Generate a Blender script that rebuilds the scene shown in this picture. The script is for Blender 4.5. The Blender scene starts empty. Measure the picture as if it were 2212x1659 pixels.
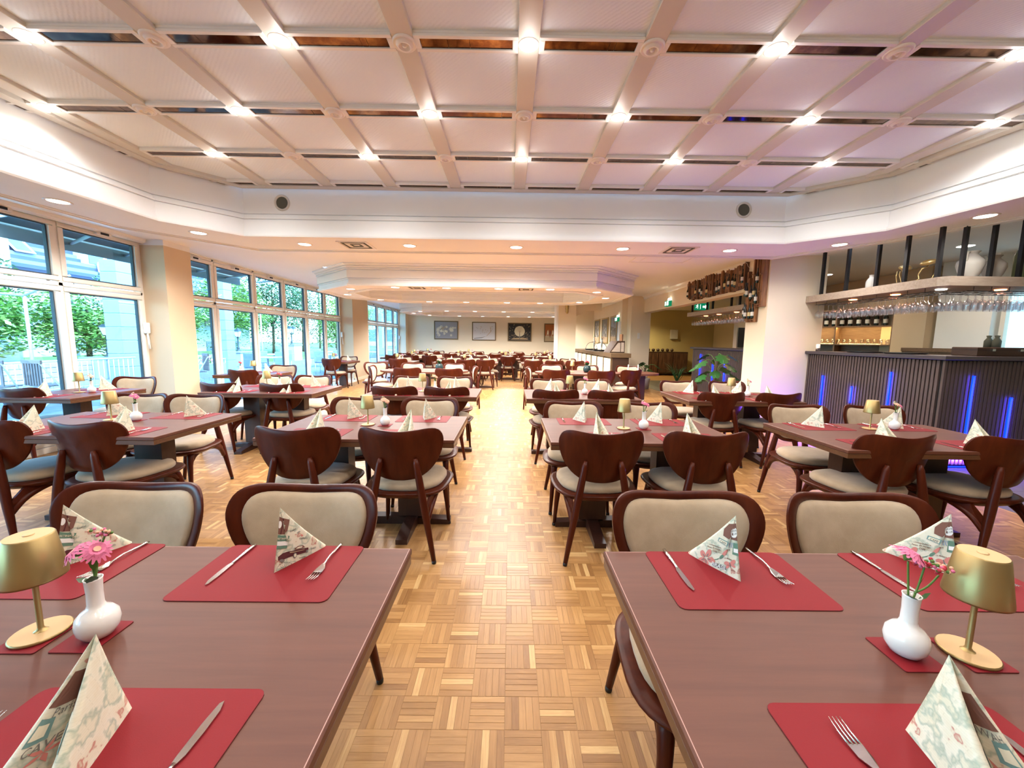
import bpy, bmesh, math, random
from math import sin, cos, pi, radians
from mathutils import Vector, Matrix
random.seed(7)
S = bpy.context.scene
COL = S.collection

# ------------------------------------------------------------------ camera
cam_d = bpy.data.cameras.new('camera'); cam = bpy.data.objects.new('camera', cam_d); COL.objects.link(cam)
cam_d.sensor_fit = 'HORIZONTAL'; cam_d.sensor_width = 36.0; cam_d.lens = 36.0 * 835.0 / 2212.0
cam_d.clip_start = 0.02; cam_d.clip_end = 400
_p, _r, _y = radians(6.45), radians(.75), radians(.35)
_f = Vector((sin(_y)*cos(_p), cos(_y)*cos(_p), -sin(_p))); _rt = Vector((cos(_y), -sin(_y), 0)); _u = _rt.cross(_f)
_r2 = _rt*cos(_r) + _u*sin(_r); _u2 = -_rt*sin(_r) + _u*cos(_r)
cam.matrix_world = Matrix(((_r2.x, _u2.x, -_f.x, 0), (_r2.y, _u2.y, -_f.y, 0), (_r2.z, _u2.z, -_f.z, 1.40), (0, 0, 0, 1)))
S.camera = cam

# ------------------------------------------------------------------ view, world, sun
S.view_settings.view_transform = 'Standard'; S.view_settings.look = 'None'
S.view_settings.gamma = 1.0; S.view_settings.use_curve_mapping = False
S.view_settings.exposure = 0.72
W = bpy.data.worlds.new('world'); S.world = W; W.use_nodes = True
wn = W.node_tree; wn.nodes.clear()
wo = wn.nodes.new('ShaderNodeOutputWorld'); bg = wn.nodes.new('ShaderNodeBackground'); sk = wn.nodes.new('ShaderNodeTexSky')
sk.sky_type = 'NISHITA'; sk.sun_disc = False; sk.sun_elevation = radians(48); sk.sun_rotation = radians(120)
sk.air_density = 1.0; sk.dust_density = 1.5; sk.ozone_density = 1.5
bg.inputs['Strength'].default_value = 1.9
wn.links.new(sk.outputs[0], bg.inputs[0]); wn.links.new(bg.outputs[0], wo.inputs[0])
sd = bpy.data.lights.new('sun', 'SUN'); sd.energy = 4.0; sd.angle = radians(1.0); sd.color = (1.0, .96, .88)
sun = bpy.data.objects.new('sun', sd); COL.objects.link(sun)
sun.rotation_euler = Vector((.62, -.45, .85)).to_track_quat('Z', 'Y').to_euler()
WARM = (1.0, .95, .90)
LAMP_W = .75          # coffer spots
RING_W = 108.0          # soffit downlights
S.cycles.max_bounces = 8; S.cycles.diffuse_bounces = 5; S.cycles.glossy_bounces = 4
S.cycles.transparent_max_bounces = 16; S.cycles.transmission_bounces = 6
S.cycles.use_denoising = True; S.cycles.caustics_reflective = False; S.cycles.caustics_refractive = False
S.cycles.sample_clamp_indirect = 6.0
# light portals in the window openings (they guide sky light, give none of their own)
def portal(y0, y1):
    d = bpy.data.lights.new('window_portal', 'AREA'); d.shape = 'RECTANGLE'; d.size = 2.7; d.size_y = y1-y0
    d.cycles.is_portal = True
    o = bpy.data.objects.new('window_portal', d); COL.objects.link(o); o.location = (-5.62, (y0+y1)/2, 1.42)
    o.rotation_euler = (0, -pi/2, 0)
portal(-3.9, 5.9); portal(6.4, 12.6); portal(14.0, 19.1)

# ------------------------------------------------------------------ materials
def mat(name, col=(.8, .8, .8), rough=.5, metal=0., spec=.5, emit=None, es=0., trans=0., ior=1.45, coat=0., sheen=0.):
    m = bpy.data.materials.new(name); m.use_nodes = True
    b = m.node_tree.nodes['Principled BSDF']; i = b.inputs
    i['Base Color'].default_value = (*col, 1); i['Roughness'].default_value = rough; i['Metallic'].default_value = metal
    i['Specular IOR Level'].default_value = spec; i['IOR'].default_value = ior
    if emit: i['Emission Color'].default_value = (*emit, 1); i['Emission Strength'].default_value = es
    if trans: i['Transmission Weight'].default_value = trans
    if coat: i['Coat Weight'].default_value = coat; i['Coat Roughness'].default_value = .12
    if sheen: i['Sheen Weight'].default_value = sheen
    return m
def N(m, t, **k):
    n = m.node_tree.nodes.new(t)
    for a, v in k.items(): setattr(n, a, v)
    return n
def L(m, a, b): m.node_tree.links.new(a, b)
def BS(m): return m.node_tree.nodes['Principled BSDF']
def coords(m, scale=(1, 1, 1), kind='Object'):
    tc = N(m, 'ShaderNodeTexCoord'); mp = N(m, 'ShaderNodeMapping'); mp.inputs['Scale'].default_value = scale
    L(m, tc.outputs[kind], mp.inputs[0]); return mp.outputs[0]
def noise(m, vec, scale, detail=4, rough=.5, dist=0.):
    n = N(m, 'ShaderNodeTexNoise'); n.inputs['Scale'].default_value = scale; n.inputs['Detail'].default_value = detail
    n.inputs['Roughness'].default_value = rough; n.inputs['Distortion'].default_value = dist
    if vec: L(m, vec, n.inputs['Vector'])
    return n.outputs['Fac']
def ramp(m, fac, stops, interp='LINEAR'):
    r = N(m, 'ShaderNodeValToRGB'); r.color_ramp.interpolation = interp
    e = r.color_ramp.elements
    while len(e) < len(stops): e.new(.5)
    for x, (p, c) in zip(e, stops): x.position = p; x.color = (*c, 1)
    L(m, fac, r.inputs[0]); return r.outputs[0]
def bump(m, h, strength=.2, dist=.01):
    b = N(m, 'ShaderNodeBump'); b.inputs['Strength'].default_value = strength; b.inputs['Distance'].default_value = dist
    L(m, h, b.inputs['Height']); L(m, b.outputs[0], BS(m).inputs['Normal'])
def wood(name, c1, c2, rough=.35, scale=(1, 14, 14), sc=3.0, coat=0., bs=.03):
    m = mat(name, c1, rough, coat=coat)
    v = coords(m, scale); f = noise(m, v, sc, 6, .6, .3)
    L(m, ramp(m, f, [(.3, c1), (.7, c2)]), BS(m).inputs['Base Color']); bump(m, f, bs, .004)
    return m
def plaster(name, c, rough=.85, sc=180., st=.12):
    m = mat(name, c, rough); v = coords(m); f = noise(m, v, sc, 3)
    g = noise(m, v, 1.3, 3); a = tuple(x*.96 for x in c)
    L(m, ramp(m, g, [(.3, a), (.7, c)]), BS(m).inputs['Base Color']); bump(m, f, st, .003); return m

M = {}
M['wall'] = plaster('wall_paint', (.78, .67, .50)); M['wall2'] = plaster('warm_wall_paint', (.62, .50, .35))
M['ceil'] = plaster('ceiling_paint', (.82, .84, .85), .7, 90, .05)
M['trimw'] = mat('white_gloss_paint', (.78, .78, .76), .35)
M['beam'] = mat('cream_beam_paint', (.60, .575, .52), .38)
v = coords(M['beam'], (20, 1.5, 20)); bump(M['beam'], noise(M['beam'], v, 6, 5), .12, .004)
mm = mat('woven_wallpaper', (.76, .85, .93), .75); M['paper'] = mm
v = coords(mm, (1, 1, 1)); wv = N(mm, 'ShaderNodeTexWave'); wv.inputs['Scale'].default_value = 18; wv.inputs['Distortion'].default_value = 1.2; wv.bands_direction = 'DIAGONAL'
L(mm, v, wv.inputs['Vector']); w2 = N(mm, 'ShaderNodeTexVoronoi'); w2.inputs['Scale'].default_value = 60; L(mm, v, w2.inputs['Vector'])
ad = N(mm, 'ShaderNodeMath', operation='ADD'); L(mm, wv.outputs['Fac'], ad.inputs[0]); L(mm, w2.outputs['Distance'], ad.inputs[1]); bump(mm, ad.outputs[0], .22, .004)
M['mirror'] = mat('amber_mirror', (.36, .17, .075), .07, metal=1.0)
vv = coords(M['mirror'], (6, 6, 6)); L(M['mirror'], ramp(M['mirror'], noise(M['mirror'], vv, 1.4, 5, .7), [(.35, (.055, .018, .010)), (.5, (.11, .045, .022)), (.7, (.22, .12, .06))]), BS(M['mirror']).inputs['Base Color'])
M['ring'] = mat('white_light_ring', (.8, .78, .74), .3)
M['glow'] = mat('lamp_glow', (1, .9, .75), .5, emit=(1.0, .80, .55), es=14)
M['glow2'] = mat('downlight_glow', (1, .95, .9), .5, emit=(1.0, .93, .82), es=9)
M['grille'] = mat('dark_grille', (.08, .08, .06), .7)
M['walnut'] = wood('chair_walnut', (.042, .0055, .0022), (.082, .0145, .0042), .34, (9, 9, 1.2), 2.2, 0.)
M['tabletop'] = wood('table_walnut', (.092, .029, .0165), (.122, .041, .023), .46, (1, 16, 16), 2.6, 0., .02)
M['tabledge'] = wood('table_edge', (.085, .035, .016), (.12, .05, .022), .3, (1, 12, 12), 3)
M['tdark'] = wood('table_base', (.034, .011, .007), (.050, .018, .011), .35, (10, 10, 1), 3)
BS(M['walnut']).inputs['Specular IOR Level'].default_value = .22; BS(M['tabletop']).inputs['Specular IOR Level'].default_value = .4
M['line'] = mat('painted_edge_highlight', (.42, .24, .20), .4)  # highlight along the table edges, put in as a paler colour
mm = mat('beige_velour', (.50, .40, .29), .9, sheen=.35); M['fabric'] = mm
v = coords(mm); f = noise(mm, v, 9, 4, .6); L(mm, ramp(mm, f, [(.3, (.37, .275, .175)), (.7, (.46, .35, .235))]), BS(mm).inputs['Base Color']); bump(mm, noise(mm, v, 420, 2), .25, .002)
M['black'] = mat('black_rubber', (.01, .009, .009), .45); M['blackmetal'] = mat('black_metal', (.012, .012, .013), .4, metal=.3)
mm = mat('red_leatherette', (.20, .0085, .013), .6, spec=.25); M['mat'] = mm
v = coords(mm); bump(mm, noise(mm, v, 700, 2), .2, .001)
M['matedge'] = mat('placemat_edge', (.10, .006, .008), .6)
M['steel'] = mat('polished_steel', (.72, .69, .66), .13, metal=1.0)
M['gold'] = mat('brushed_gold', (.40, .285, .12), .40, metal=.85)
M['goldlt'] = mat('satin_gold_disc', (.56, .37, .18), .55, metal=.3)
M['porc'] = mat('white_porcelain', (.80, .77, .73), .14, coat=.5)
M['pink'] = mat('pink_petals', (.66, .16, .29), .6); M['peach'] = mat('peach_petals', (.75, .42, .28), .6); M['redf'] = mat('red_petals', (.5, .03, .05), .6); M['whitef'] = mat('white_petals', (.8, .78, .7), .6)
M['stem'] = mat('green_stem', (.10, .20, .04), .5); M['leaf'] = mat('dark_leaf', (.025, .085, .02), .38)
M['monst'] = mat('monstera_leaf', (.03, .12, .03), .33)
M['pot'] = mat('ribbed_pot', (.42, .40, .38), .6); M['teal'] = mat('dark_teal_glaze', (.012, .03, .032), .22)
# napkin print
mm = mat('printed_napkin', (.72, .68, .54), .85); M['napkin'] = mm
v = coords(mm); b = noise(mm, v, 26, 3, .5); c1 = ramp(mm, b, [(.0, (.70, .66, .50)), (.40, (.70, .66, .50)), (.46, (.42, .47, .36)), (.52, (.74, .70, .56)), (.63, (.72, .66, .50)), (.655, (.50, .20, .16)), (.69, (.62, .52, .38))])
tcv = coords(mm, (1, 1, 1)); bt = N(mm, 'ShaderNodeTexBrick'); bt.inputs['Scale'].default_value = 55; bt.inputs['Mortar Size'].default_value = .012; bt.inputs['Row Height'].default_value = .22; bt.inputs['Brick Width'].default_value = .9
bt.inputs['Color1'].default_value = (1, 1, 1, 1); bt.inputs['Color2'].default_value = (.82, .8, .75, 1); bt.inputs['Mortar'].default_value = (.32, .28, .2, 1)
cb = N(mm, 'ShaderNodeCombineXYZ'); sp = N(mm, 'ShaderNodeSeparateXYZ'); L(mm, tcv, sp.inputs[0]); L(mm, sp.outputs[0], cb.inputs[0]); L(mm, sp.outputs[2], cb.inputs[1]); L(mm, cb.outputs[0], bt.inputs['Vector'])
mx = N(mm, 'ShaderNodeMix', data_type='RGBA', blend_type='MULTIPLY'); mx.inputs[0].default_value = .16
L(mm, c1, mx.inputs[6]); L(mm, bt.outputs['Color'], mx.inputs[7]); L(mm, mx.outputs[2], BS(mm).inputs['Base Color'])
PR = {'pbrown': (.19, .085, .06), 'pink2': (.62, .22, .18), 'pgreen': (.12, .22, .15), 'pink1': (.05, .045, .04), 'pwhite': (.78, .77, .72), 'pcar': (.09, .02, .022), 'ptan': (.45, .33, .2), 'pgrey': (.18, .17, .15), 'pteal': (.16, .28, .26), 'pblue': (.25, .30, .36), 'pcream': (.74, .68, .5)}
for k, c in PR.items(): M[k] = mat('print_'+k[1:], c, .85)
# glass
def thin_glass(name, tint=(1, 1, 1), fac=.08, rough=.0):
    m = bpy.data.materials.new(name); m.use_nodes = True; nt = m.node_tree; nt.nodes.clear()
    o = nt.nodes.new('ShaderNodeOutputMaterial'); mx = nt.nodes.new('ShaderNodeMixShader'); t = nt.nodes.new('ShaderNodeBsdfTransparent'); g = nt.nodes.new('ShaderNodeBsdfGlossy')
    fr = nt.nodes.new('ShaderNodeLayerWeight'); fr.inputs['Blend'].default_value = .5
    pw_ = nt.nodes.new('ShaderNodeMath'); pw_.operation = 'POWER'; pw_.inputs[1].default_value = 3.0; ml_ = nt.nodes.new('ShaderNodeMath'); ml_.operation = 'MULTIPLY_ADD'; ml_.inputs[1].default_value = fac; ml_.inputs[2].default_value = fac*.12
    nt.links.new(fr.outputs['Facing'], pw_.inputs[0]); nt.links.new(pw_.outputs[0], ml_.inputs[0])
    t.inputs[0].default_value = (*tint, 1); g.inputs['Roughness'].default_value = rough
    nt.links.new(ml_.outputs[0], mx.inputs[0]); nt.links.new(t.outputs[0], mx.inputs[1]); nt.links.new(g.outputs[0], mx.inputs[2]); nt.links.new(mx.outputs[0], o.inputs[0]); return m
M['pane'] = thin_glass('window_glass', (.66, .90, 1.0), .30); M['glass'] = thin_glass('drinking_glass', (.90, .90, .93), .9, .03)
M['pvc'] = mat('white_window_frame', (.76, .73, .67), .35); M['gasket'] = mat('dark_gasket', (.03, .05, .07), .5)
# bar
M['slat'] = wood('bar_slat', (.060, .040, .036), (.095, .066, .058), .5, (18, 18, 1.2), 3); M['bardark'] = mat('bar_backing', (.012, .010, .010), .7)
M['bartop'] = mat('dark_stone_top', (.055, .045, .05), .3); M['greywood'] = wood('grey_oak', (.33, .26, .20), (.44, .36, .29), .5, (2, 14, 14), 3)
M['led'] = mat('blue_tube', (.0, .0, .5), .5, emit=(.0, .015, 1.0), es=5.0)
M['cabwood'] = wood('cabinet_oak', (.17, .10, .06), (.24, .15, .09), .5, (2, 14, 14), 3)
M['burnt'] = wood('burnt_wood', (.07, .025, .010), (.34, .16, .07), .5, (6, 6, .7), 3.2); M['burnt2'] = wood('burnt_wood_dark', (.03, .013, .008), (.15, .075, .04), .5, (6, 6, .7), 3)
M['label'] = mat('bottle_label', (.62, .60, .55), .6); M['labely'] = mat('yellow_label', (.60, .48, .24), .6); M['bottle'] = mat('dark_bottle', (.012, .015, .010), .12)
M['hotbulb'] = mat('warm_bulb', (1, .4, .15), .5, emit=(1, .28, .10), es=10)
M['cabglow'] = mat('cabinet_led', (1, .8, .4), .5, emit=(1, .66, .22), es=5)
M['mirrorclear'] = mat('bar_mirror', (.75, .78, .80), .04, metal=1.0)
M['ceramic'] = plaster('worn_white_ceramic', (.42, .40, .36), .6, 30, .3); M['greenjar'] = mat('green_jar', (.10, .12, .05), .5)
M['signg'] = mat('exit_green', (0, .14, .07), .5, emit=(0, .20, .09), es=.6); M['signw'] = mat('sign_white', (.8, .8, .8), .5, emit=(.9, 1, .9), es=.8)
M['buffet'] = wood('buffet_oak', (.09, .052, .024), (.13, .08, .038), .45, (2, 14, 14), 3); M['buffetdark'] = mat('buffet_end', (.045, .022, .012), .4)
mm = mat('lit_glass_pebbles', (.9, .8, .6), .4, emit=(1, .80, .48), es=.75); M['pebble'] = mm
vo = N(mm, 'ShaderNodeTexVoronoi'); vo.inputs['Scale'].default_value = 26; L(mm, coords(mm), vo.inputs['Vector']); L(mm, ramp(mm, vo.outputs['Distance'], [(.0, (1, .9, .62)), (.35, (1, .78, .42)), (.62, (.22, .15, .07))]), BS(mm).inputs['Emission Color'])
M['frame'] = mat('bronze_frame', (.17, .115, .055), .4, metal=.5); M['framegold'] = mat('gold_frame', (.5, .36, .14), .35, metal=.7)
M['tile'] = mat('grey_floor_tile', (.16, .15, .14), .35)
M['yellowwall'] = plaster('yellow_wall_paint', (.56, .47, .24)); M['cord'] = mat('white_plastic', (.75, .74, .7), .4)
# outdoors
M['terr'] = mat('terrace_paving', (.34, .35, .36), .7); mm = M['terr']
bt = N(mm, 'ShaderNodeTexBrick'); bt.inputs['Scale'].default_value = 2.2; bt.inputs['Color1'].default_value = (.21, .23, .25, 1); bt.inputs['Color2'].default_value = (.15, .17, .19, 1); bt.inputs['Mortar'].default_value = (.12, .12, .12, 1); bt.inputs['Mortar Size'].default_value = .012
L(mm, coords(mm), bt.inputs['Vector']); L(mm, bt.outputs[0], BS(mm).inputs['Base Color'])
M['awn'] = mat('grey_awning_cloth', (.075, .085, .09), .8); M['awnarm'] = mat('awning_arm', (.40, .44, .46), .4, metal=.3)
M['col'] = plaster('pale_render', (.21, .29, .37), .8); M['stone'] = plaster('stone_wall', (.34, .35, .37), .85, 40, .5)
M['iron'] = mat('lantern_iron', (.025, .04, .045), .4); M['lglass'] = mat('lantern_glass', (.75, .82, .84), .25)
M['rail'] = mat('white_railing', (.7, .72, .73), .5); M['slatwood'] = mat('grey_teak', (.22, .17, .16), .6)
M['bwall'] = plaster('building_wall', (.40, .50, .56), .8); M['roof'] = mat('blue_grey_tiles', (.05, .065, .13), .6); M['bwin'] = mat('building_glass', (.10, .16, .22), .15)
M['soil'] = mat('lawn', (.10, .17, .05), .9)
def leafmat(name, a, b2, c):
    m = mat(name, b2, .55); at = N(m, 'ShaderNodeAttribute'); at.attribute_name = 'tone'; L(m, ramp(m, at.outputs['Fac'], [(0, a), (.5, b2), (1, c)]), BS(m).inputs['Base Color'])
    BS(m).inputs['Subsurface Weight'].default_value = 0.0
    return m
M['fol1'] = leafmat('bright_foliage', (.05, .14, .03), (.16, .32, .06), (.42, .55, .16)); M['fol2'] = leafmat('dark_foliage', (.015, .06, .03), (.05, .15, .06), (.14, .28, .10)); M['fol3'] = leafmat('yellow_green_foliage', (.12, .22, .03), (.32, .44, .06), (.55, .62, .14))
M['bark'] = mat('bark', (.09, .065, .045), .9)
# parquet
mm = mat('oak_parquet', (.5, .3, .12), .40); M['parq'] = mm
at = N(mm, 'ShaderNodeAttribute'); at.attribute_name = 'tone'
v = coords(mm, (1, 1, 1)); uv = N(mm, 'ShaderNodeUVMap'); uv.uv_map = 'grain'
mp = N(mm, 'ShaderNodeMapping'); mp.inputs['Scale'].default_value = (5, 60, 1); L(mm, uv.outputs[0], mp.inputs[0]); g = noise(mm, mp.outputs[0], 1.6, 6, .65, .8)
mth = N(mm, 'ShaderNodeMath', operation='MULTIPLY_ADD'); mth.inputs[1].default_value = .75; mth.inputs[2].default_value = -.38; L(mm, g, mth.inputs[0])
ad = N(mm, 'ShaderNodeMath', operation='ADD'); L(mm, at.outputs['Fac'], ad.inputs[0]); L(mm, mth.outputs[0], ad.inputs[1])
L(mm, ramp(mm, ad.outputs[0], [(.0, (.22, .095, .028)), (.35, (.36, .178, .058)), (.65, (.47, .25, .088)), (1., (.66, .425, .18))]), BS(mm).inputs['Base Color']); bump(mm, g, .06, .002)
BS(mm).inputs['Roughness'].default_value = .38
M['joint'] = mat('parquet_joint', (.34, .18, .065), .6)

# ------------------------------------------------------------------ mesh builder
class MB:
    def __init__(s): s.v = []; s.f = []; s.m = []; s.sm = []; s.mats = []; s.tone = None
    def mi(s, m):
        if m not in s.mats: s.mats.append(m)
        return s.mats.index(m)
    def add(s, vs, fs, m=None, smooth=False):
        b = len(s.v); s.v += [tuple(q) for q in vs]; k = s.mi(m) if m else 0
        for f in fs: s.f.append(tuple(b+i for i in f)); s.m.append(k); s.sm.append(smooth)
        return s
    def box(s, x0, x1, y0, y1, z0, z1, m=None, ch=0., T=None):
        if ch:
            c = ch; vs = []; 
            for z, e in ((z0, c), (z0+c, 0), (z1-c, 0), (z1, c)):
                for (sx, sy) in ((0, 0), (1, 0), (1, 1), (0, 1)):
                    X = x1 if sx else x0; Y = y1 if sy else y0
                    X += -e if sx else e; Y += -e if sy else e; vs.append((X, Y, z))
            fs = [(3, 2, 1, 0), (12, 13, 14, 15)]
            for r in range(3):
                for i in range(4): a = r*4+i; b2 = r*4+(i+1) % 4; fs.append((a, b2, b2+4, a+4))
        else:
            vs = [(x0, y0, z0), (x1, y0, z0), (x1, y1, z0), (x0, y1, z0), (x0, y0, z1), (x1, y0, z1), (x1, y1, z1), (x0, y1, z1)]
            fs = [(3, 2, 1, 0), (4, 5, 6, 7), (0, 1, 5, 4), (1, 2, 6, 5), (2, 3, 7, 6), (3, 0, 4, 7)]
        if T: vs = [T @ Vector(q) for q in vs]
        return s.add(vs, fs, m)
    def tube(s, path, rad, m=None, n=10, cap=True, flat=1.0, smooth=True):
        P = [Vector(p) for p in path]; R = rad if isinstance(rad, (list, tuple)) else [rad]*len(P)
        vs = []; up = Vector((0, 0, 1)); prev = None
        for i, p in enumerate(P):
            t = (P[min(i+1, len(P)-1)]-P[max(i-1, 0)]).normalized()
            if prev is None:
                a = up.cross(t) if abs(t.z) < .95 else Vector((1, 0, 0)).cross(t)
                a.normalize()
            else:
                a = (prev - t*prev.dot(t)).normalized()
            prev = a; b2 = t.cross(a)
            for k in range(n):
                w = 2*pi*k/n; vs.append(p + (a*cos(w) + b2*sin(w)*flat)*R[i])
        fs = []
        for i in range(len(P)-1):
            for k in range(n): q = i*n+k; r = i*n+(k+1) % n; fs.append((q, r, r+n, q+n))
        if cap: fs.append(tuple(range(n-1, -1, -1))); fs.append(tuple((len(P)-1)*n+k for k in range(n)))
        return s.add(vs, fs, m, smooth)
    def lathe(s, prof, m=None, n=24, c=(0, 0, 0), smooth=True, cap0=False, cap1=False, sx=1.):
        vs = []; 
        for r, z in prof:
            for k in range(n): w = 2*pi*k/n; vs.append((c[0]+r*cos(w)*sx, c[1]+r*sin(w), c[2]+z))
        fs = []
        for i in range(len(prof)-1):
            for k in range(n): q = i*n+k; r = i*n+(k+1) % n; fs.append((q, r, r+n, q+n))
        if cap0: fs.append(tuple(range(n-1, -1, -1)))
        if cap1: fs.append(tuple((len(prof)-1)*n+k for k in range(n)))
        return s.add(vs, fs, m, smooth)
    def prism(s, poly, z0, z1, m=None, T=None, smooth=False):
        n = len(poly); vs = [(x, y, z0) for x, y in poly]+[(x, y, z1) for x, y in poly]
        if T: vs = [T @ Vector(q) for q in vs]
        fs = [tuple(range(n-1, -1, -1)), tuple(range(n, 2*n))]+[(i, (i+1) % n, (i+1) % n+n, i+n) for i in range(n)]
        return s.add(vs, fs, m, smooth)
    def disc(s, c, r, m=None, n=16, nz=-1, rx=1.):
        vs = [(c[0]+r*rx*cos(2*pi*k/n), c[1]+r*sin(2*pi*k/n), c[2]) for k in range(n)]
        return s.add(vs, [tuple(range(n)) if nz > 0 else tuple(range(n-1, -1, -1))], m)
    def sphere(s, c, r, m=None, n=10, k=7, sz=1., sx=1., sy=1.):
        prof = [(r*sin(pi*i/k), -r*cos(pi*i/k)*sz) for i in range(k+1)]
        vs = []; 
        for rr, z in prof:
            for q in range(n): w = 2*pi*q/n; vs.append((c[0]+max(rr, 1e-5)*cos(w)*sx, c[1]+max(rr, 1e-5)*sin(w)*sy, c[2]+z))
        fs = [(i*n+q, i*n+(q+1) % n, i*n+(q+1) % n+n, i*n+q+n) for i in range(k) for q in range(n)]
        return s.add(vs, fs, m, True)
    def mesh(s, name, m=None):
        me = bpy.data.meshes.new(name); me.from_pydata(s.v, [], s.f)
        ml = s.mats if s.mats else [m]
        if None in ml: ml = [m if x is None else x for x in ml]
        for x in ml: me.materials.append(x)
        me.polygons.foreach_set('material_index', s.m); me.polygons.foreach_set('use_smooth', s.sm)
        if s.tone is not None:
            a = me.attributes.new('tone', 'FLOAT', 'FACE'); a.data.foreach_set('value', s.tone)
        me.update(); return me
    def build(s, name, m=None, parent=None, loc=None, rot=None):
        o = bpy.data.objects.new(name, s.mesh(name, m)); COL.objects.link(o)
        if parent is not None: o.parent = parent
        if loc: o.location = loc
        if rot: o.rotation_euler = rot
        return o
def tag(o, label=None, cat=None, group=None, kind=None):
    if label: o['label'] = label
    if cat: o['category'] = cat
    if group: o['group'] = group
    if kind: o['kind'] = kind
    return o
def thing(name, label, cat, loc=(0, 0, 0), rz=0., group=None):
    o = bpy.data.objects.new(name, None); COL.objects.link(o); o.location = loc; o.rotation_euler = (0, 0, rz)
    o.empty_display_size = .05
    return tag(o, label, cat, group)
def inst(name, me, parent=None, loc=(0, 0, 0), rz=0.):
    o = bpy.data.objects.new(name, me); COL.objects.link(o)
    if parent is not None: o.parent = parent
    o.location = loc; o.rotation_euler = (0, 0, rz); return o
KIDS = {}
def kids(o): return list(o.children)
def tree(o):
    return (o, [tree(c) for c in o.children])
def dup_tree(t, parent=None):
    c = t[0].copy(); COL.objects.link(c)
    if parent is not None: c.parent = parent
    for k in t[1]: dup_tree(k, c)
    return c
def struct(o): return tag(o, kind='structure')
def catmull(pts, k=5, closed=True):
    out = []; n = len(pts)
    for i in range(n if closed else n-1):
        p = [Vector(pts[(i+j-1) % n] if closed else pts[min(max(i+j-1, 0), n-1)]) for j in range(4)]
        for q in range(k):
            t = q/k; out.append(.5*((2*p[1])+(-p[0]+p[2])*t+(2*p[0]-5*p[1]+4*p[2]-p[3])*t*t+(-p[0]+3*p[1]-3*p[2]+p[3])*t**3))
    if not closed: out.append(Vector(pts[-1]))
    return out
def sweep(mb, path, prof, m=None, closed=False):
    """path: xy points; prof: (d,z), d to the left of travel"""
    P = [Vector((p[0], p[1])) for p in path]; n = len(P); vs = []
    for i in range(n):
        a = (P[i]-P[i-1]).normalized() if (i > 0 or closed) else (P[1]-P[0]).normalized()
        b2 = (P[(i+1) % n]-P[i]).normalized() if (i < n-1 or closed) else a
        na = Vector((-a.y, a.x)); nb = Vector((-b2.y, b2.x)); mt = (na+nb).normalized(); sc = 1/max(.3, mt.dot(na))
        for d, z in prof: q = P[i]+mt*sc*d; vs.append((q.x, q.y, z))
    k = len(prof); fs = []
    for i in range(n if closed else n-1):
        j = (i+1) % n
        for q in range(k-1): fs.append((i*k+q, j*k+q, j*k+q+1, i*k+q+1))
    mb.add(vs, fs, m)

# ================================================================== STRUCTURE
# floor base
mb = MB(); mb.box(-5.7, 9.2, -4.2, 19.8, -.15, -.0014, M['joint']); floor = struct(mb.build('floor'))
T = .132; SW = T/5
def strip_faces(x0, y0, horiz, k, deep):
    """one parquet strip (k of 5) in the square at x0,y0"""
    g = .00012
    if horiz: a, b2, c, d = x0+g, x0+T-g, y0+k*SW+g, y0+(k+1)*SW-g
    else: a, b2, c, d = x0+k*SW+g, x0+(k+1)*SW-g, y0+g, y0+T-g
    return a, b2, c, d
cx0 = -5.5+.018; cells = []
nx = int(10.6/T); ny = int(23.6/T)
X0 = -.003 - 42*T
near = []; V = []; F = []; TN = []; UV = []
rnd = random.Random(3)
def put(a, b2, c, d, horiz, deep, tone):
    z = rnd.uniform(-.0004, .0); n = len(V); ou, ov = rnd.random()*9, rnd.random()*9
    ln, wd = (b2-a, d-c) if horiz else (d-c, b2-a)
    uvt = [(ou, ov), (ou+ln, ov), (ou+ln, ov+wd), (ou, ov+wd)] if horiz else [(ou, ov), (ou, ov+wd), (ou+ln, ov+wd), (ou+ln, ov)]
    e = .0003 if deep else 0
    V.extend([(a+e, c+e, z), (b2-e, c+e, z), (b2-e, d-e, z), (a+e, d-e, z)])
    F.append((n, n+1, n+2, n+3)); TN.append(tone); UV.extend(uvt)
    if deep:
        V.extend([(a, c, -.0012), (b2, c, -.0012), (b2, d, -.0012), (a, d, -.0012)])
        for i in range(4):
            j = (i+1) % 4; F.append((n+4+i, n+4+j, n+j, n+i)); TN.append(tone); UV.extend([uvt[i], uvt[j], uvt[j], uvt[i]])
def tone_(): 
    r = rnd.random(); return min(1, max(0, rnd.gauss(.45, .115))) if r < .90 else rnd.uniform(.70, .95)
for iy in range(int((19.55+3.9)/T)):
    y0 = -3.9+iy*T
    for ix in range(int(15/T)):
        x0 = X0+ix*T
        if x0+T > 9.1: break
        if x0 > 4.3 and y0 < 6: continue
        if x0 > 3.9 and y0 > 8.2 + (x0-3.9)*-.9: continue
        hz = (ix+iy) % 2 == 0
        for k in range(5):
            a, b2, c, d = strip_faces(x0, y0, hz, k, True)
            px, py = (a+b2)/2, (c+d)/2
            if 1.24 < py < 2.35 and abs(px+.03) < .34+(py-1.24)*.06 and len(near) < 300:
                near.append((px, py, hz)); continue
            put(a, b2, c, d, hz, y0 < 7, tone_())
me = bpy.data.meshes.new('parquet'); me.from_pydata(V, [], F); me.materials.append(M['parq'])
a_ = me.attributes.new('tone', 'FLOAT', 'FACE'); a_.data.foreach_set('value', TN)
uvl = me.uv_layers.new(name='grain'); uvl.data.foreach_set('uv', [q for t in UV for q in t]); me.update()
o = bpy.data.objects.new('parquet', me); COL.objects.link(o); o.parent = floor; tag(o, 'small oak strips laid in a basket weave', kind='stuff')
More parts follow.
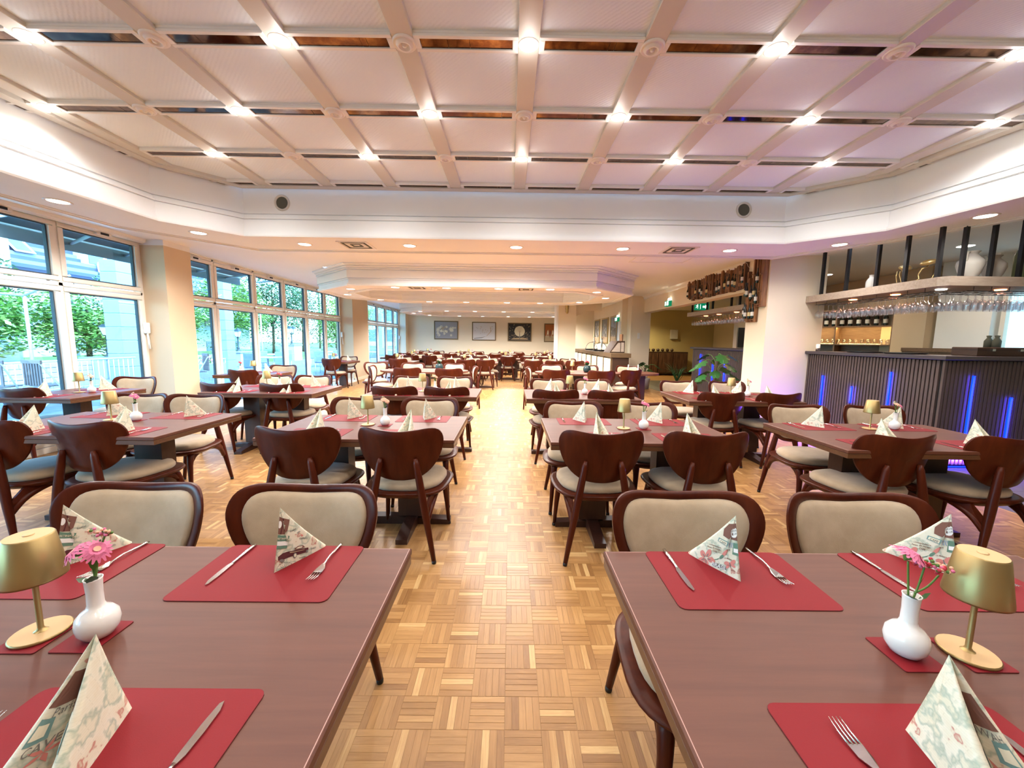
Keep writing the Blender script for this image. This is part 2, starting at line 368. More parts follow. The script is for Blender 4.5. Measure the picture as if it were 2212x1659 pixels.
def strip_mesh(tone):
    V.clear(); F.clear(); TN.clear(); UV.clear(); put(-T/2+.0007, T/2-.0007, -SW/2+.0007, SW/2-.0007, True, True, tone)
    me = bpy.data.meshes.new('parquet_strip'); me.from_pydata(list(V), [], list(F)); me.materials.append(M['parq'])
    a_ = me.attributes.new('tone', 'FLOAT', 'FACE'); a_.data.foreach_set('value', TN)
    uvl = me.uv_layers.new(name='grain'); uvl.data.foreach_set('uv', [q for t in UV for q in t]); me.update(); return me
SM = [strip_mesh(tone_()) for _ in range(28)]
for px, py, hz in near: inst('parquet_strip', rnd.choice(SM), floor, (px, py, 0), (0 if hz else pi/2) + rnd.choice((0, pi)))
# grey tile floor by the bar and corridor
mb = MB()
for ix in range(12):
    for iy in range(24):
        x = 4.3+ix*.4; y = 6.1-.0+iy*.5-4; 
        if y > 17: continue
        if y < 6.1 or x > 3.9+(8.2-y)/.9 or y > 8.2: mb.box(x+.002, x+.398, y+.002, y+.498, -.004, .0012, M['tile'])
o = mb.build('floor_tiles', None, floor); tag(o, 'dark grey floor tiles of the passage', kind='stuff')

CZ = 2.80   # general ceiling
def slab(mb, x0, x1, y0, y1): mb.box(x0, x1, y0, y1, CZ, CZ+.12, M['ceil'])
mb = MB()
slab(mb, -5.7, -4.55, -4.2, 5.6); slab(mb, 4.95, 9.2, -4.2, 5.6); slab(mb, -5.7, 9.2, 5.6, 7.9)
slab(mb, -5.7, -3.75, 7.9, 10.6); slab(mb, 2.2, 9.2, 7.9, 10.6); slab(mb, -5.7, 9.2, 10.6, 14.1)
slab(mb, -5.7, -3.75, 14.1, 16.8); slab(mb, 2.2, 9.2, 14.1, 16.8); slab(mb, -5.7, 9.2, 16.8, 19.8)
ceiling = struct(mb.build('ceiling'))
# --- big coffer (ring 1)
O1 = [(-4.97, -4.1), (-4.95, 3.9), (-4.88, 4.95), (-3.86, 6.15), (4.05, 6.15), (4.86, 5.06), (5.28, 4.05), (5.4, -4.1)]
I1 = [(-4.20, -4.1), (-4.18, 3.4), (-4.07, 4.63), (-3.5, 5.27), (3.6, 5.27), (4.33, 4.60), (4.5, 3.5), (4.5, -4.1)]
mb = MB(); n = len(O1)
mb.add([(x, y, 2.72) for x, y in O1]+[(x, y, 2.72) for x, y in I1], [(i, i+n, i+n+1, i+1) for i in range(n-1)], M['ceil'])
# inner wall with mouldings: travelling the inner path left-to-right, interior of the coffer lies to the right (negative d)
pi1 = [(.15, 2.722), (.15, 2.712), (.10, 2.712), (.10, 2.703), (-.03, 2.703), (-.035, 2.72), (-.035, 2.745), (-.0, 2.75), (0., 2.915), (.018, 2.915), (.018, 2.930), (.0, 2.936), (.0, 2.950), (.035, 2.955), (.035, 2.992), (.055, 2.992), (.055, 3.004), (.038, 3.010), (.038, 3.020), (.06, 3.024), (.06, 3.40)]
sweep(mb, I1, pi1, M['ceil'])
po1 = [(-.10, 2.722), (-.10, 2.712), (-.06, 2.712), (-.06, 2.70), (0.02, 2.70), (.03, 2.715), (.03, 2.75), (.05, 2.78), (.05, 2.80)]
sweep(mb, O1, po1, M['trimw'])
cof = mb.build('coffer_surround', None, ceiling)
# --- rings 2 and 3: hanging octagonal rings
def ring(dy, zb=2.41):
    O = [(-3.08, 7.5), (1.62, 7.5), (2.62, 8.5), (2.62, 9.95), (1.68, 10.95), (-3.08, 10.95), (-4.12, 9.95), (-4.12, 8.5)]
    I = [(-2.85, 8.15), (1.35, 8.15), (1.95, 8.75), (1.95, 9.75), (1.38, 10.35), (-2.85, 10.35), (-3.48, 9.75), (-3.48, 8.75)]
    O = [(x, y+dy) for x, y in O]; I = [(x, y+dy) for x, y in I]; n = 8
    mb = MB(); mb.add([(x, y, zb) for x, y in O]+[(x, y, zb) for x, y in I], [(i, (i+1) % n, (i+1) % n+n, i+n) for i in range(n)], M['ceil'])
    # outside of the ring is to the right of travel (path runs anticlockwise)
    po = [(.12, zb-.002), (.12, zb-.012), (.07, zb-.012), (.07, zb-.02), (-.02, zb-.02), (-.03, zb), (-.03, zb+.025), (0, zb+.03), (0, zb+.095), (-.022, zb+.097), (-.022, zb+.108), (-.004, zb+.112), (-.006, zb+.125), (-.03, zb+.128), (-.03, zb+.262), (-.012, zb+.266), (-.014, zb+.282), (-.045, zb+.286), (-.045, zb+.305), (-.03, zb+.31), (-.075, zb+.335), (-.06, zb+.345), (-.11, zb+.37), (-.11, CZ+.001)]
    sweep(mb, O, po, M['ceil'], True)
    pi_ = [(-.10, zb-.002), (-.10, zb-.012), (-.05, zb-.012), (-.05, zb-.018), (.02, zb-.018), (.02, zb+.02), (0, zb+.025), (0, zb+.12), (-.015, zb+.125), (-.02, zb+.17), (-.04, zb+.18), (-.04, 3.0)]
    sweep(mb, I, pi_, M['ceil'], True)
    mb.box(-3.7, 2.1, 8.0+dy, 10.5+dy, 2.99, 3.05, M['paper'])
    mb.build('coffer_ring', None, ceiling)
ring(0); ring(6.2)
# --- coffer ceiling: beams, panels, mirror strips
GX, GY, GS, GC = .097, 2.76, .811, .80
BW = .14; ZB = 3.32; ZP = 3.348
mb = MB(); mb.box(-GS/2+BW/2-.01, GS/2-BW/2+.01, -GC/2+.066, GC/2-.066, 0, .02, M['paper'], .003); PAN = mb.mesh('ceiling_panel')
mb = MB(); mb.box(-BW/2, BW/2, -4.9, 4.9, 0, .07, M['beam'], .004); BM = mb.mesh('ceiling_beam')
# cross strip: frame + mirror
hw = GS/2-BW/2; hd = .072
mb = MB()
for (a, b2, c, d) in ((-hw, hw, -hd, -hd+.028), (-hw, hw, hd-.028, hd), (-hw, -hw+.035, -hd+.028, hd-.028), (hw-.035, hw, -hd+.028, hd-.028)): mb.box(a, b2, c, d, -.006, .012, M['trimw'], .002)
mb.box(-hw, hw, -hd, -hd+.012, .012, .032, M['trimw']); mb.box(-hw, hw, hd-.012, hd, .012, .032, M['trimw'])
SFR = mb.mesh('strip_frame')
def mirror_mesh(seed):
    r = random.Random(seed); mb = MB(); x = -hw+.035; ends = sorted(r.uniform(-hw*.7, hw*.7) for _ in range(2))+[hw-.035]
    for e in ends: mb.box(x+.001, e-.001, -hd+.028, hd-.028, .002+r.uniform(0, .001), .010, M['mirror']); x = e
    return mb.mesh('mirror_strip')
MIR = [mirror_mesh(i) for i in range(6)]
for i in range(-5, 6):
    inst('ceiling_beam', BM, ceiling, (GX+i*GS, .35, ZB))
for j in range(-5, 4):
    for i in range(-6, 6):
        xc = GX+(i+.5)*GS
        if not -4.7 < xc < 5: continue
        yc = GY+j*GC
        if j < 3: inst('ceiling_panel', PAN, ceiling, (xc, yc+GC/2, ZP))
        m1 = inst('mirror_strip', MIR[(i*3+j*5) % 6], ceiling, (xc, yc+(-.0 if j < 3 else -.02), ZB)); inst('strip_frame', SFR, m1)
mb = MB(); mb.box(-4.6, 4.9, -4.6, 5.4, 3.44, 3.5, M['ceil']); o = mb.build('ceiling_deck', None, ceiling)
# perimeter band
mb = MB(); sweep(mb, I1, [(.0, ZB-.012), (-.0, ZB-.012), (-.10, ZB-.012), (-.10, ZB+.07)], M['beam']); mb.build('perimeter_band', None, ceiling)

# --- walls
def wbox(name, x0, x1, y0, y1, z0, z1, m='wall', parent=None):
    mb = MB(); mb.box(x0, x1, y0, y1, z0, z1, M[m]); o = mb.build(name, None, parent); return struct(o)
wl = wbox('wall_left', -5.62, -5.42, -4.2, 19.6, 2.79, 2.95, 'trimw')
wbox('wall_left_pier', -5.62, -5.12, 5.90, 6.38, 0, 2.72, 'wall2', wl); wbox('wall_left_pier_head', -5.62, -5.12, 5.90, 6.38, 2.72, 2.80, 'trimw', wl)
wbox('wall_left_pier', -5.62, -5.08, 12.63, 13.95, 0, 2.72, 'wall2', wl); wbox('wall_left_pier_head', -5.62, -5.08, 12.63, 13.95, 2.72, 2.80, 'trimw', wl)
wbox('wall_left_pier', -5.62, -5.12, 19.12, 19.7, 0, 2.8, 'wall', wl)
wf = wbox('wall_far', -5.7, 4.0, 19.6, 19.8, 0, 2.9)
wb = wbox('wall_back', -5.7, 9.2, -4.3, -4.1, 0, 3.5)
wbox('wall_right', 9.0, 9.2, -4.2, 17.4, 0, 2.9)
wr = wbox('wall_recess', 3.56, 3.8, 12.5, 19.6, 0, 2.8); 
wbox('wall_recess_end', 2.72, 3.56, 16.7, 16.9, 0, 2.8)
wbox('wall_passage', 3.8, 9.0, 17.2, 17.4, 0, 2.8, 'yellowwall')
wbox('baseboard_passage', 3.8, 9.0, 17.17, 17.2, 0, .09, 'blackmetal')
wbox('wall_header', 4.13, 4.38, 6.85, 12.3, 2.30, 2.80)
wbox('pillar', 1.52, 2.10, 12.5, 13.1, 0, 2.8)
wbox('pillar_bright_side', 1.47, 1.53, 12.48, 13.1, 0, 2.8, 'trimw')  # left face of the pillar, its brightness painted in with whiter colour
wbox('pillar', 3.74, 4.34, 12.1, 12.7, 0, 2.8); wbox('pillar', 4.13, 5.05, 6.30, 6.85, 0, 2.8, 'wall')
wbox('wall_header_small', 1.7, 3.0, 12.9, 13.0, 2.4, 2.8)
# little curved bracket by the pillar top
mb = MB(); mb.prism([(0, 0), (.75, 0), (.68, -.12), (.52, -.30), (.40, -.40), (.30, -.46), (.26, -.52), (0, -.60)], -.05, .05, M['wall'], Matrix.Translation((2.10, 12.8, 2.80)) @ Matrix.Rotation(pi/2, 4, 'X'))
struct(mb.build('trim_1'))
# crown mouldings
mb = MB(); 
sweep(mb, [(4.13, 12.3), (4.13, 6.85)], [(.0, 2.70), (-.03, 2.72), (-.05, 2.77), (-.10, 2.80)], M['trimw']); sweep(mb, [(3.56, 16.7), (3.56, 12.5)], [(.0, 2.70), (-.03, 2.72), (-.05, 2.77), (-.10, 2.80)], M['trimw'])
sweep(mb, [(-5.42, 5.9), (-5.42, -4)], [(.0, 2.74), (.05, 2.76), (.06, 2.80)], M['trimw'])
struct(mb.build('trim_2'))
mb = MB(); mb.box(-5.15, -5.11, 13.9, 19.2, 0, .12, M['wall2']); mb.box(-5.5, -5.0, 6.38, 12.63, -.0, .05, M['trimw']); mb.box(-5.5, -5.1, 13.95, 19.1, 0, .16, M['wall2']); mb.box(-5.09, -5.06, 12.6, 13.98, 0, .1, M['wall']); mb.box(-5.5, -5.0, 12.6, 12.63, 0, .1, M['wall'])
struct(mb.build('baseboard_left'))

# --- windows on the left
def sash_mesh(w, h, name='sash_frame'):
    mb = MB(); f = .062
    for (a, b2, c, d) in ((0, w, 0, f), (0, w, h-f, h), (0, f, f, h-f), (w-f, w, f, h-f)): mb.box(-.035, .035, a+.004, b2-.004, c+.004, d-.004, M['pvc'], .006)
    g = .012
    for (a, b2, c, d) in ((f, w-f, f, f+g), (f, w-f, h-f-g, h-f), (f, f+g, f, h-f), (w-f-g, w-f, f, h-f)): mb.box(-.03, .01, a, b2, c, d, M['gasket'])
    return mb.mesh(name)
def pane_mesh(w, h):
    mb = MB(); f = .062; mb.box(-.006, .0, f, w-f, f, h-f, M['pane']); return mb.mesh('pane')
mb = MB(); mb.tube([(0, 0, 0), (.05, 0, 0)], .012, M['cord'], 8); mb.box(.04, .06, -.01, .01, -.11, .02, M['cord'], .004); HND = mb.mesh('window_handle')
mb = MB(); mb.box(-.0, .05, -.10, .10, -.02, .02, M['cord'], .004); mb.box(.05, .06, -.05, .05, -.015, .012, M['black']); CLOS = mb.mesh('window_closer')
def window(num, ys, label):
    root = struct(thing('window_%d' % num, None, None, (-5.5, 0, 0)))
    mb = MB()
    for y in ys: mb.box(-.045, .03, y-.022, y+.022, .05, 2.8, M['pvc'], .004)
    mb.box(-.045, .03, ys[0], ys[-1], 1.985, 2.03, M['pvc'], .004); mb.box(-.045, .03, ys[0], ys[-1], 2.755, 2.80, M['pvc'], .004); mb.box(-.06, .06, ys[0], ys[-1], 0, .07, M['pvc'], .004)
    mb.build('window_frame', None, root)
    cache = {}
    for a, b2 in zip(ys, ys[1:]):
        w = round(b2-a-.03, 3)
        if w not in cache: cache[w] = (sash_mesh(w, .71), pane_mesh(w, .71), sash_mesh(w, 1.91), pane_mesh(w, 1.91))
        c = cache[w]
        s1 = inst('sash', c[0], root, (.01, a+.015, 2.04)); inst('pane', c[1], s1)
        s2 = inst('sash', c[2], root, (.01, a+.015, .07)); inst('pane', c[3], s2)
        inst('window_closer', CLOS, s1, (.03, w/2, .69))
    return root
window(1, [-3.9, -2.7, -1.6, -.5, .6, 1.66, 2.72, 3.77, 4.83, 5.88], '')
window(2, [6.40, 7.30, 8.42, 9.50, 10.53, 11.57, 12.60], ''); window(3, [13.97, 14.98, 16.1, 17.2, 18.3, 19.10], '')
# small white wall handles beside the windows
for k, (x, y, z) in enumerate(((-5.45, 5.85, 1.45), (-5.45, 12.58, 1.45), (-5.45, 19.08, 1.4))):
    mb = MB(); mb.box(0, .05, -.03, .03, -.02, .14, M['cord'], .008); mb.tube([(.03, 0, .0), (.05, -.0, -.25)], .012, M['cord'], 8)
    o = mb.build('window_winder', None, None, (x, y, z)); tag(o, ['white window winder by the near left pier', 'white window winder by the second left pier', 'white window winder by the far left corner'][k], 'winder', None)

# ================================================================== CEILING FITTINGS
ORD = ['first', 'second', 'third', 'fourth', 'fifth', 'sixth', 'seventh', 'eighth', 'ninth', 'tenth', 'eleventh', 'twelfth', 'thirteenth', 'fourteenth', 'fifteenth', 'sixteenth', 'seventeenth', 'eighteenth', 'nineteenth', 'twentieth']
ORD += ['twenty-'+q for q in ORD[:9]]+['thirtieth']+['thirty-'+q for q in ORD[:9]]
def sfx(i): return ORD[i]
mb = MB(); mb.lathe([(.052, 0), (.064, -.004), (.07, .0), (.07, .02)], M['ring'], 20); RNG = mb.mesh('trim_ring')
mb = MB(); mb.sphere((0, 0, .012), .052, M['glow'], 14, 6, .42); BUL = mb.mesh('bulb')
mb = MB(); mb.lathe([(.0001, -.026), (.012, -.025), (.020, -.010), (.028, -.008), (.036, -.026), (.046, -.026), (.054, -.010), (.064, -.010), (.072, -.014), (.080, -.004), (.082, .012)], M['ring'], 26); ROS = mb.mesh('ceiling_rosette')
def spot(x, y, z, w, r=.05, ang=150, col=WARM, parent=None):
    d = bpy.data.lights.new('lamp_light', 'SPOT'); d.energy = w; d.color = col; d.spot_size = radians(ang); d.spot_blend = .6; d.shadow_soft_size = r
    o = bpy.data.objects.new('lamp_light', d); COL.objects.link(o); o.location = (x, y, z)
    if parent is not None: o.parent = parent
    return o
rows = {0: 'nearest row', 1: 'middle row', 2: 'far row'}
for j in range(-4, 3):
    for i in range(-5, 6):
        x = GX+i*GS; y = GY+j*GC
        if not -4.05 < x < 4.2: continue
        if j == 2 and abs(i) == 5: continue
        side = 'on the middle beam' if i == 0 else '%s beam %s of the middle' % (sfx(abs(i)-1), 'left' if i < 0 else 'right')
        if (i+j) % 2 == 0:
            if j < -2 and abs(i) > 4: continue
            o = thing('coffer_light', 'glowing round spotlight, %s of coffered ceiling, %s' % (rows.get(j, sfx(-j-1)+' row overhead'), side), 'ceiling light', (x, y, ZB), 0, 'spotlights in the coffered ceiling')
            inst('trim_ring', RNG, o); inst('bulb', BUL, o)
            d = bpy.data.lights.new('lamp_light', 'POINT'); d.energy = LAMP_W; d.color = WARM; d.shadow_soft_size = .045; d.use_soft_falloff = True
            q_ = bpy.data.objects.new('lamp_light', d); COL.objects.link(q_); q_.location = (0, 0, -.085); q_.parent = o; spot(0, 0, -.06, 20, .05, 165, WARM, o)
        elif j >= 0:
            o = inst('ceiling_rosette', ROS, None, (x, y, ZB)); tag(o, 'turned cream rosette, %s of coffered ceiling, %s' % (rows[j], side), 'rosette', 'rosettes on the ceiling beams')
mb = MB(); mb.lathe([(.075, -.001), (.092, -.009), (.10, -.006), (.105, 0)], M['ring'], 24); RNG2 = mb.mesh('trim_ring')
mb = MB(); mb.disc((0, 0, -.0035), .08, M['glow2'], 24, -1); mb.disc((0, 0, -.003), .08, M['glow2'], 24, 1); BUL2 = mb.mesh('diffuser')
def downlight(x, y, z, label, w=RING_W, col=(1, .945, .885)):
    o = thing('ceiling_downlight', label, 'ceiling light', (x, y, z), 0, 'recessed downlights'); inst('trim_ring', RNG2, o); inst('diffuser', BUL2, o)
    spot(0, 0, -.03, w, .08, 165, col, o)
L1 = [(-4.53, 4.06), (-4.02, 5.17), (-2.94, 5.70), (-1.45, 5.70), (.07, 5.70), (1.59, 5.70), (3.13, 5.71), (4.36, 5.29), (4.82, 4.08)]
D1 = ['above the near left windows', 'before the left corner of the soffit', 'left of the left air vent', 'right of the left air vent', 'in the middle above the aisle', 'left of the right air vent', 'right of the right air vent', 'at the right corner above the bar', 'above the bar front']
for (x, y), d in zip(L1, D1): downlight(x, y, 2.72, 'lit recessed downlight in the front soffit, ' + d, RING_W*(.3 if x > 3 else 1))
for (x, y), d in zip([(-1.78, 6.52), (-.78, 6.52), (.14, 6.53)], ['left', 'middle', 'right']): downlight(x, y, CZ, 'lit downlight behind the front soffit, %s one of three' % d)
for dy, nm in ((0, 'second'), (6.2, 'third')):
    for (x, y), d in zip([(-3.30, 8.15), (-2.28, 7.80), (-1.27, 7.80), (-.24, 7.80), (.78, 7.80), (1.78, 8.15), (2.22, 9.2), (1.80, 10.3), (-3.80, 9.2), (-3.40, 10.3), (-2.2, 10.65), (-1.2, 10.65), (-.1, 10.65), (.8, 10.65)],
            ['near left corner', 'near side first', 'near side second', 'near side third', 'near side fourth', 'near right corner', 'right side', 'far right corner', 'left side', 'far left corner', 'far side first', 'far side second', 'far side third', 'far side fourth']):
        downlight(x, y+dy, 2.41, 'lit downlight under the %s hanging ceiling ring, %s' % (nm, d), RING_W*1.2)
# air vents
def vent(x, y, z, label, w=.42):
    o = thing('air_vent', label, 'vent', (x, y, z))
    mb = MB(); mb.box(-w/2, w/2, -w/2, w/2, -.004, .002, M['ring'], .001); mb.build('backing', None, o)
    mb = MB()
    for k in range(4):
        a = w/2*(1-k*.22); b2 = a-.022
        for (x0, x1, y0, y1) in ((-a, a, -a, -b2), (-a, a, b2, a), (-a, -b2, -b2, b2), (b2, a, -b2, b2)): mb.box(x0, x1, y0, y1, -.012, -.004, M['ring' if k % 2 == 0 else 'grille'])
    mb.build('louvre', None, o)
vent(-2.20, 5.70, 2.72, 'square white air vent in the front soffit, left one'); vent(2.40, 5.72, 2.72, 'square white air vent in the front soffit, right one')
vent(-1.85, 7.80, 2.41, 'small air vent under the second ceiling ring, left one', .36); vent(.30, 7.80, 2.41, 'small air vent under the second ceiling ring, right one', .36)
# ceiling hatch
mb = MB()
for (a, b2, c, d) in ((-.48, .48, -.25, -.22), (-.48, .48, .22, .25), (-.48, -.45, -.22, .22), (.45, .48, -.22, .22), (-.32, -.30, -.14, .14)): mb.box(a, b2, c, d, -.012, 0, M['trimw'], .003)
mb.box(-.45, .45, -.22, .22, -.003, 0, M['ceil']); o = mb.build('ceiling_hatch', None, None, (2.55, 6.75, CZ)); tag(o, 'white framed ceiling hatch near the bottle wall', 'hatch')
# loudspeakers in the coffer wall
for x, lb in ((-3.02, 'round wall speaker at the left end of the coffer'), (3.07, 'round wall speaker at the right end of the coffer')):
    T_ = Matrix.Rotation(pi/2, 4, 'X')
    o = thing('wall_speaker', lb, 'speaker', (x, 5.33, 3.155)); 
    mb = MB(); mb.lathe([(.075, 0), (.08, .012), (.10, .014), (.105, .0)], M['beam'], 24); me = mb.mesh('speaker_rim'); me.transform(T_); inst('speaker_rim', me, o, (0, -.0, 0))
    mb = MB(); mb.lathe([(.0001, .004), (.05, .006), (.078, .002)], M['grille'], 24); me = mb.mesh('speaker_grille'); me.transform(T_); inst('speaker_grille', me, o)
# smoke detectors
for x, y, lb in ((.15, 9.0, 'small smoke detector under the middle ceiling ring'),):
    mb = MB(); mb.lathe([(.0001, -.05), (.05, -.045), (.06, -.02), (.06, 0)], M['ring'], 16); o = mb.build('smoke_detector', None, None, (-1.5, 7.8, 2.41)); tag(o, 'small white smoke detector by the left ring vent', 'detector')

# ================================================================== CHAIRS
OUT = [(0, .155), (.10, .162), (.19, .172), (.243, .158), (.268, .108), (.265, .045), (.238, -.035), (.19, -.105), (.12, -.155), (.05, -.170), (0, -.172)]
def outline(sc=1., dz=0.):
    r = [Vector((x, z)) for x, z in OUT]; full = r[1:-1]; pts = [OUT[0]]+[(x, z) for x, z in OUT[1:-1]]+[OUT[-1]]+[(-x, z) for x, z in reversed(OUT[1:-1])]
    return [(p.x*sc, p.y) for p in catmull(pts, 3)]
OL = outline()
def back_pt(x, z, off):
    """plate coordinates -> chair coordinates. z about the plate centre; curved and tilted"""
    tilt = .20; y0 = -.225; yc = 1.25*x*x     # edges come forward
    return (x, y0 - (z+.17)*tilt + yc + off, .685+z)
def chair_meshes():
    R_ = {}
    # plate
    n = len(OL); rings = [0, .35, .7, .93, 1.0]; mb = MB()
    def grid(rr, offs, mat_, flip, zc=0.):
        vs = []; 
        for r, of in zip(rr, offs):
            for (x, z) in OL:
                if r == 0: pass
                vs.append(back_pt(x*r, zc+(z-zc)*r, of))
        fs = []
        for i in range(len(rr)-1):
            for k in range(n):
                q = i*n+k; w = i*n+(k+1) % n; f = (q, w, w+n, q+n); fs.append(f if flip else f[::-1])
        mb.add(vs, fs, mat_, True)
    grid([.001, .35, .7, .96, 1.0], [-.012, -.012, -.012, -.010, -.004], M['walnut'], False)
    grid([.001, .5, .80, .86, .97, 1.0], [.002, .002, .004, .012, .012, .006], M['walnut'], True)
    vs = [back_pt(x, z, -.004) for x, z in OL]+[back_pt(x, z, .006) for x, z in OL]
    mb.add(vs, [(k, (k+1) % n, (k+1) % n+n, k+n) for k in range(n)], M['walnut'], True)
    R_['backrest'] = mb.mesh('backrest')
    mb = MB()
    rr = [.001, .3, .6, .74, .81, .835, .835]; of = [.034, .034, .032, .027, .020, .012, .002]
    grid(rr, of, M['fabric'], True, -.004)
    R_['back_cushion'] = mb.mesh('back_cushion')
    # seat outline (superellipse, front wider)
    def seat(sx, sy, e=3.2, k=40, cy=.0):
        o = []
        for i in range(k):
            t = 2*pi*i/k; c, s_ = cos(t), sin(t); x = math.copysign(abs(c)**(2/e), c); y = math.copysign(abs(s_)**(2/e), s_)
            o.append((x*sx*(1+.07*y), cy+y*sy))
        return o
    k = 40
    def solid(levels, m, e=3.2):
        mb = MB(); vs = []
        for sx, sy, z in levels: vs += [(x, y, z) for x, y in seat(sx, sy, e, k, .015)]
        fs = [(i*k+q, i*k+(q+1) % k, (i+1)*k+(q+1) % k, (i+1)*k+q) for i in range(len(levels)-1) for q in range(k)]
        fs.append(tuple((len(levels)-1)*k+q for q in range(k))); fs.append(tuple(range(k-1, -1, -1)))
        mb.add(vs, fs, m, True); return mb
    R_['seat_frame'] = solid([(.225, .215, .385), (.250, .235, .390), (.280, .256, .412), (.285, .260, .420), (.281, .256, .428), (.262, .238, .430)], M['walnut']).mesh('seat_frame')
    R_['seat_cushion'] = solid([(.232, .212, .428), (.242, .222, .440), (.242, .222, .458), (.232, .212, .474), (.205, .186, .486), (.15, .135, .492), (.05, .05, .494)], M['fabric'], 2.8).mesh('seat_cushion')
    for s in (-1, 1):
        mb = MB(); A = Vector((s*.222, -.295, .02)); B = Vector((s*.108, -.262, .665))
        path = [A.lerp(B, t) for t in (0, .15, .4, .6, .8, .95, 1.0)]
        mb.tube(path, [.0145, .017, .0225, .025, .023, .0195, .012], M['walnut'], 12)
        # curved bracket sweeping forward to the seat rail
        p0 = A.lerp(B, .42); c = [p0+Vector((0, .0, -.05)), Vector((s*.19, -.215, .325)), Vector((s*.20, -.13, .372)), Vector((s*.205, -.02, .395)), Vector((s*.208, .10, .400))]
        mb.tube([tuple(q) for q in catmull([tuple(x) for x in c], 4, False)], [.014]+[.019]*7+[.018]*6+[.014]*3, M['walnut'], 8, True, 1.0)
        web = [p0+Vector((0, .004, .03)), p0+Vector((0, .004, -.05)), Vector((s*.19, -.215, .325)), Vector((s*.20, -.13, .37)), Vector((s*.203, -.10, .41)), Vector((s*.18, -.19, .415))]
        vs = [q+Vector((-.008, 0, 0)) for q in web]+[q+Vector((.008, 0, 0)) for q in web]; m_ = len(web)
        mb.add(vs, [tuple(range(m_)), tuple(range(2*m_-1, m_-1, -1))]+[(i, i+m_, (i+1) % m_+m_, (i+1) % m_) for i in range(m_)], M['walnut'])
        R_['rear', s] = mb.mesh('leg')
        mb = MB(); mb.tube([(s*.224, -.2955, 0), (s*.2235, -.295, .010), (s*.222, -.2947, .022)], [.0135, .0148, .0135], M['black'], 12); R_['rcap', s] = mb.mesh('foot_cap')
        mb = MB(); mb.tube([(s*.232, .238, .02), (s*.222, .222, .18), (s*.212, .205, .30), (s*.205, .185, .36), (s*.195, .16, .405)], [.0125, .017, .021, .025, .028], M['walnut'], 12)
        # fillet toward the seat rail
        mb.tube([(s*.214, .205, .31), (s*.208, .15, .365), (s*.205, .08, .395), (s*.205, .02, .40)], [.014, .018, .018, .012], M['walnut'], 8)
        R_['front', s] = mb.mesh('leg')
        mb = MB(); mb.tube([(s*.2335, .2395, 0), (s*.233, .239, .010), (s*.232, .238, .022)], [.0135, .0148, .0135], M['black'], 12); R_['fcap', s] = mb.mesh('foot_cap')
    return R_
CM = chair_meshes()
proto = thing('dining_chair', 'x', 'chair')
for nm in ('seat_frame', 'seat_cushion', 'backrest', 'back_cushion'): inst(nm, CM[nm], proto)
for s in (-1, 1):
    l = inst('leg', CM['rear', s], proto); inst('foot_cap', CM['rcap', s], l)
    l = inst('leg', CM['front', s], proto); inst('foot_cap', CM['fcap', s], l)
PT = tree(proto); used = [False]
def chair(x, yb, rot, label, group, jitter=0.):
    """x, yb: where the top of the backrest stands; rot 0 = back towards the viewer"""
    r = radians(rot)+jitter; o = dup_tree(PT) if used[0] else proto; used[0] = True
    k = .285
    o.location = (x - sin(r)*k, yb + cos(r)*k, 0) if True else None
    o.rotation_euler = (0, 0, r); tag(o, label, 'chair', group); return o

# ================================================================== TABLES
def table(x0, x1, y0, y1, label, posts=(-.28, .28), group='dark walnut dining tables'):
    cx, cy = (x0+x1)/2, (y0+y1)/2; w, d = (x1-x0)/2, (y1-y0)/2
    o = thing('dining_table', label, 'table', (cx, cy, 0), 0, group)
    mb = MB(); mb.box(-w, w, -d, d, .728, .75, M['tabletop'], .003); mb.build('table_top', None, o)
    mb = MB(); mb.box(-w+.002, w-.002, -d+.002, d-.002, .697, .7275, M['tabledge'], .003)
    e = .0045
    for (a, b2, c, f) in ((-w+e, w-e, -d+e, -d+e+.0016), (-w+e, w-e, d-e-.0016, d-e), (-w+e, -w+e+.0016, -d+e, d-e), (w-e-.0016, w-e, -d+e, d-e)): mb.box(a, b2, c, f, .75, .7503, M['line'])
    mb.build('edge_band', None, o)
    for p in posts:
        if abs(p) > w: continue
        mb = MB(); mb.box(p-.10, p+.10, -.06, .06, .07, .697, M['tdark'], .006); mb.box(p-.14, p+.14, -.16, .16, .68, .697, M['tdark']); mb.build('post', None, o)
        mb = MB(); mb.add([(p+sx*.04, sy, z) for sx in (-1, 1) for sy, z in ((-d*.86, 0), (d*.86, 0), (d*.86, .035), (.1, .075), (-.1, .075), (-d*.86, .035))], [(0, 1, 2, 3, 4, 5)[::-1], (6, 7, 8, 9, 10, 11), (0, 1, 7, 6), (1, 2, 8, 7), (2, 3, 9, 8), (3, 4, 10, 9), (4, 5, 11, 10), (5, 0, 6, 11)], M['tdark']); mb.build('foot', None, o)
    if len(posts) > 1:
        q = w*.86
        mb = MB(); mb.add([(sx, sy*.04, z) for sy in (-1, 1) for sx, z in ((-q, .0), (q, .0), (q, .036), (.1, .06), (-.1, .06), (-q, .036))], [(0, 1, 2, 3, 4, 5), (6, 7, 8, 9, 10, 11)[::-1], (0, 6, 7, 1), (1, 7, 8, 2), (2, 8, 9, 3), (3, 9, 10, 4), (4, 10, 11, 5), (5, 11, 6, 0)], M['tdark']); mb.build('foot_rail', None, o)
    return o
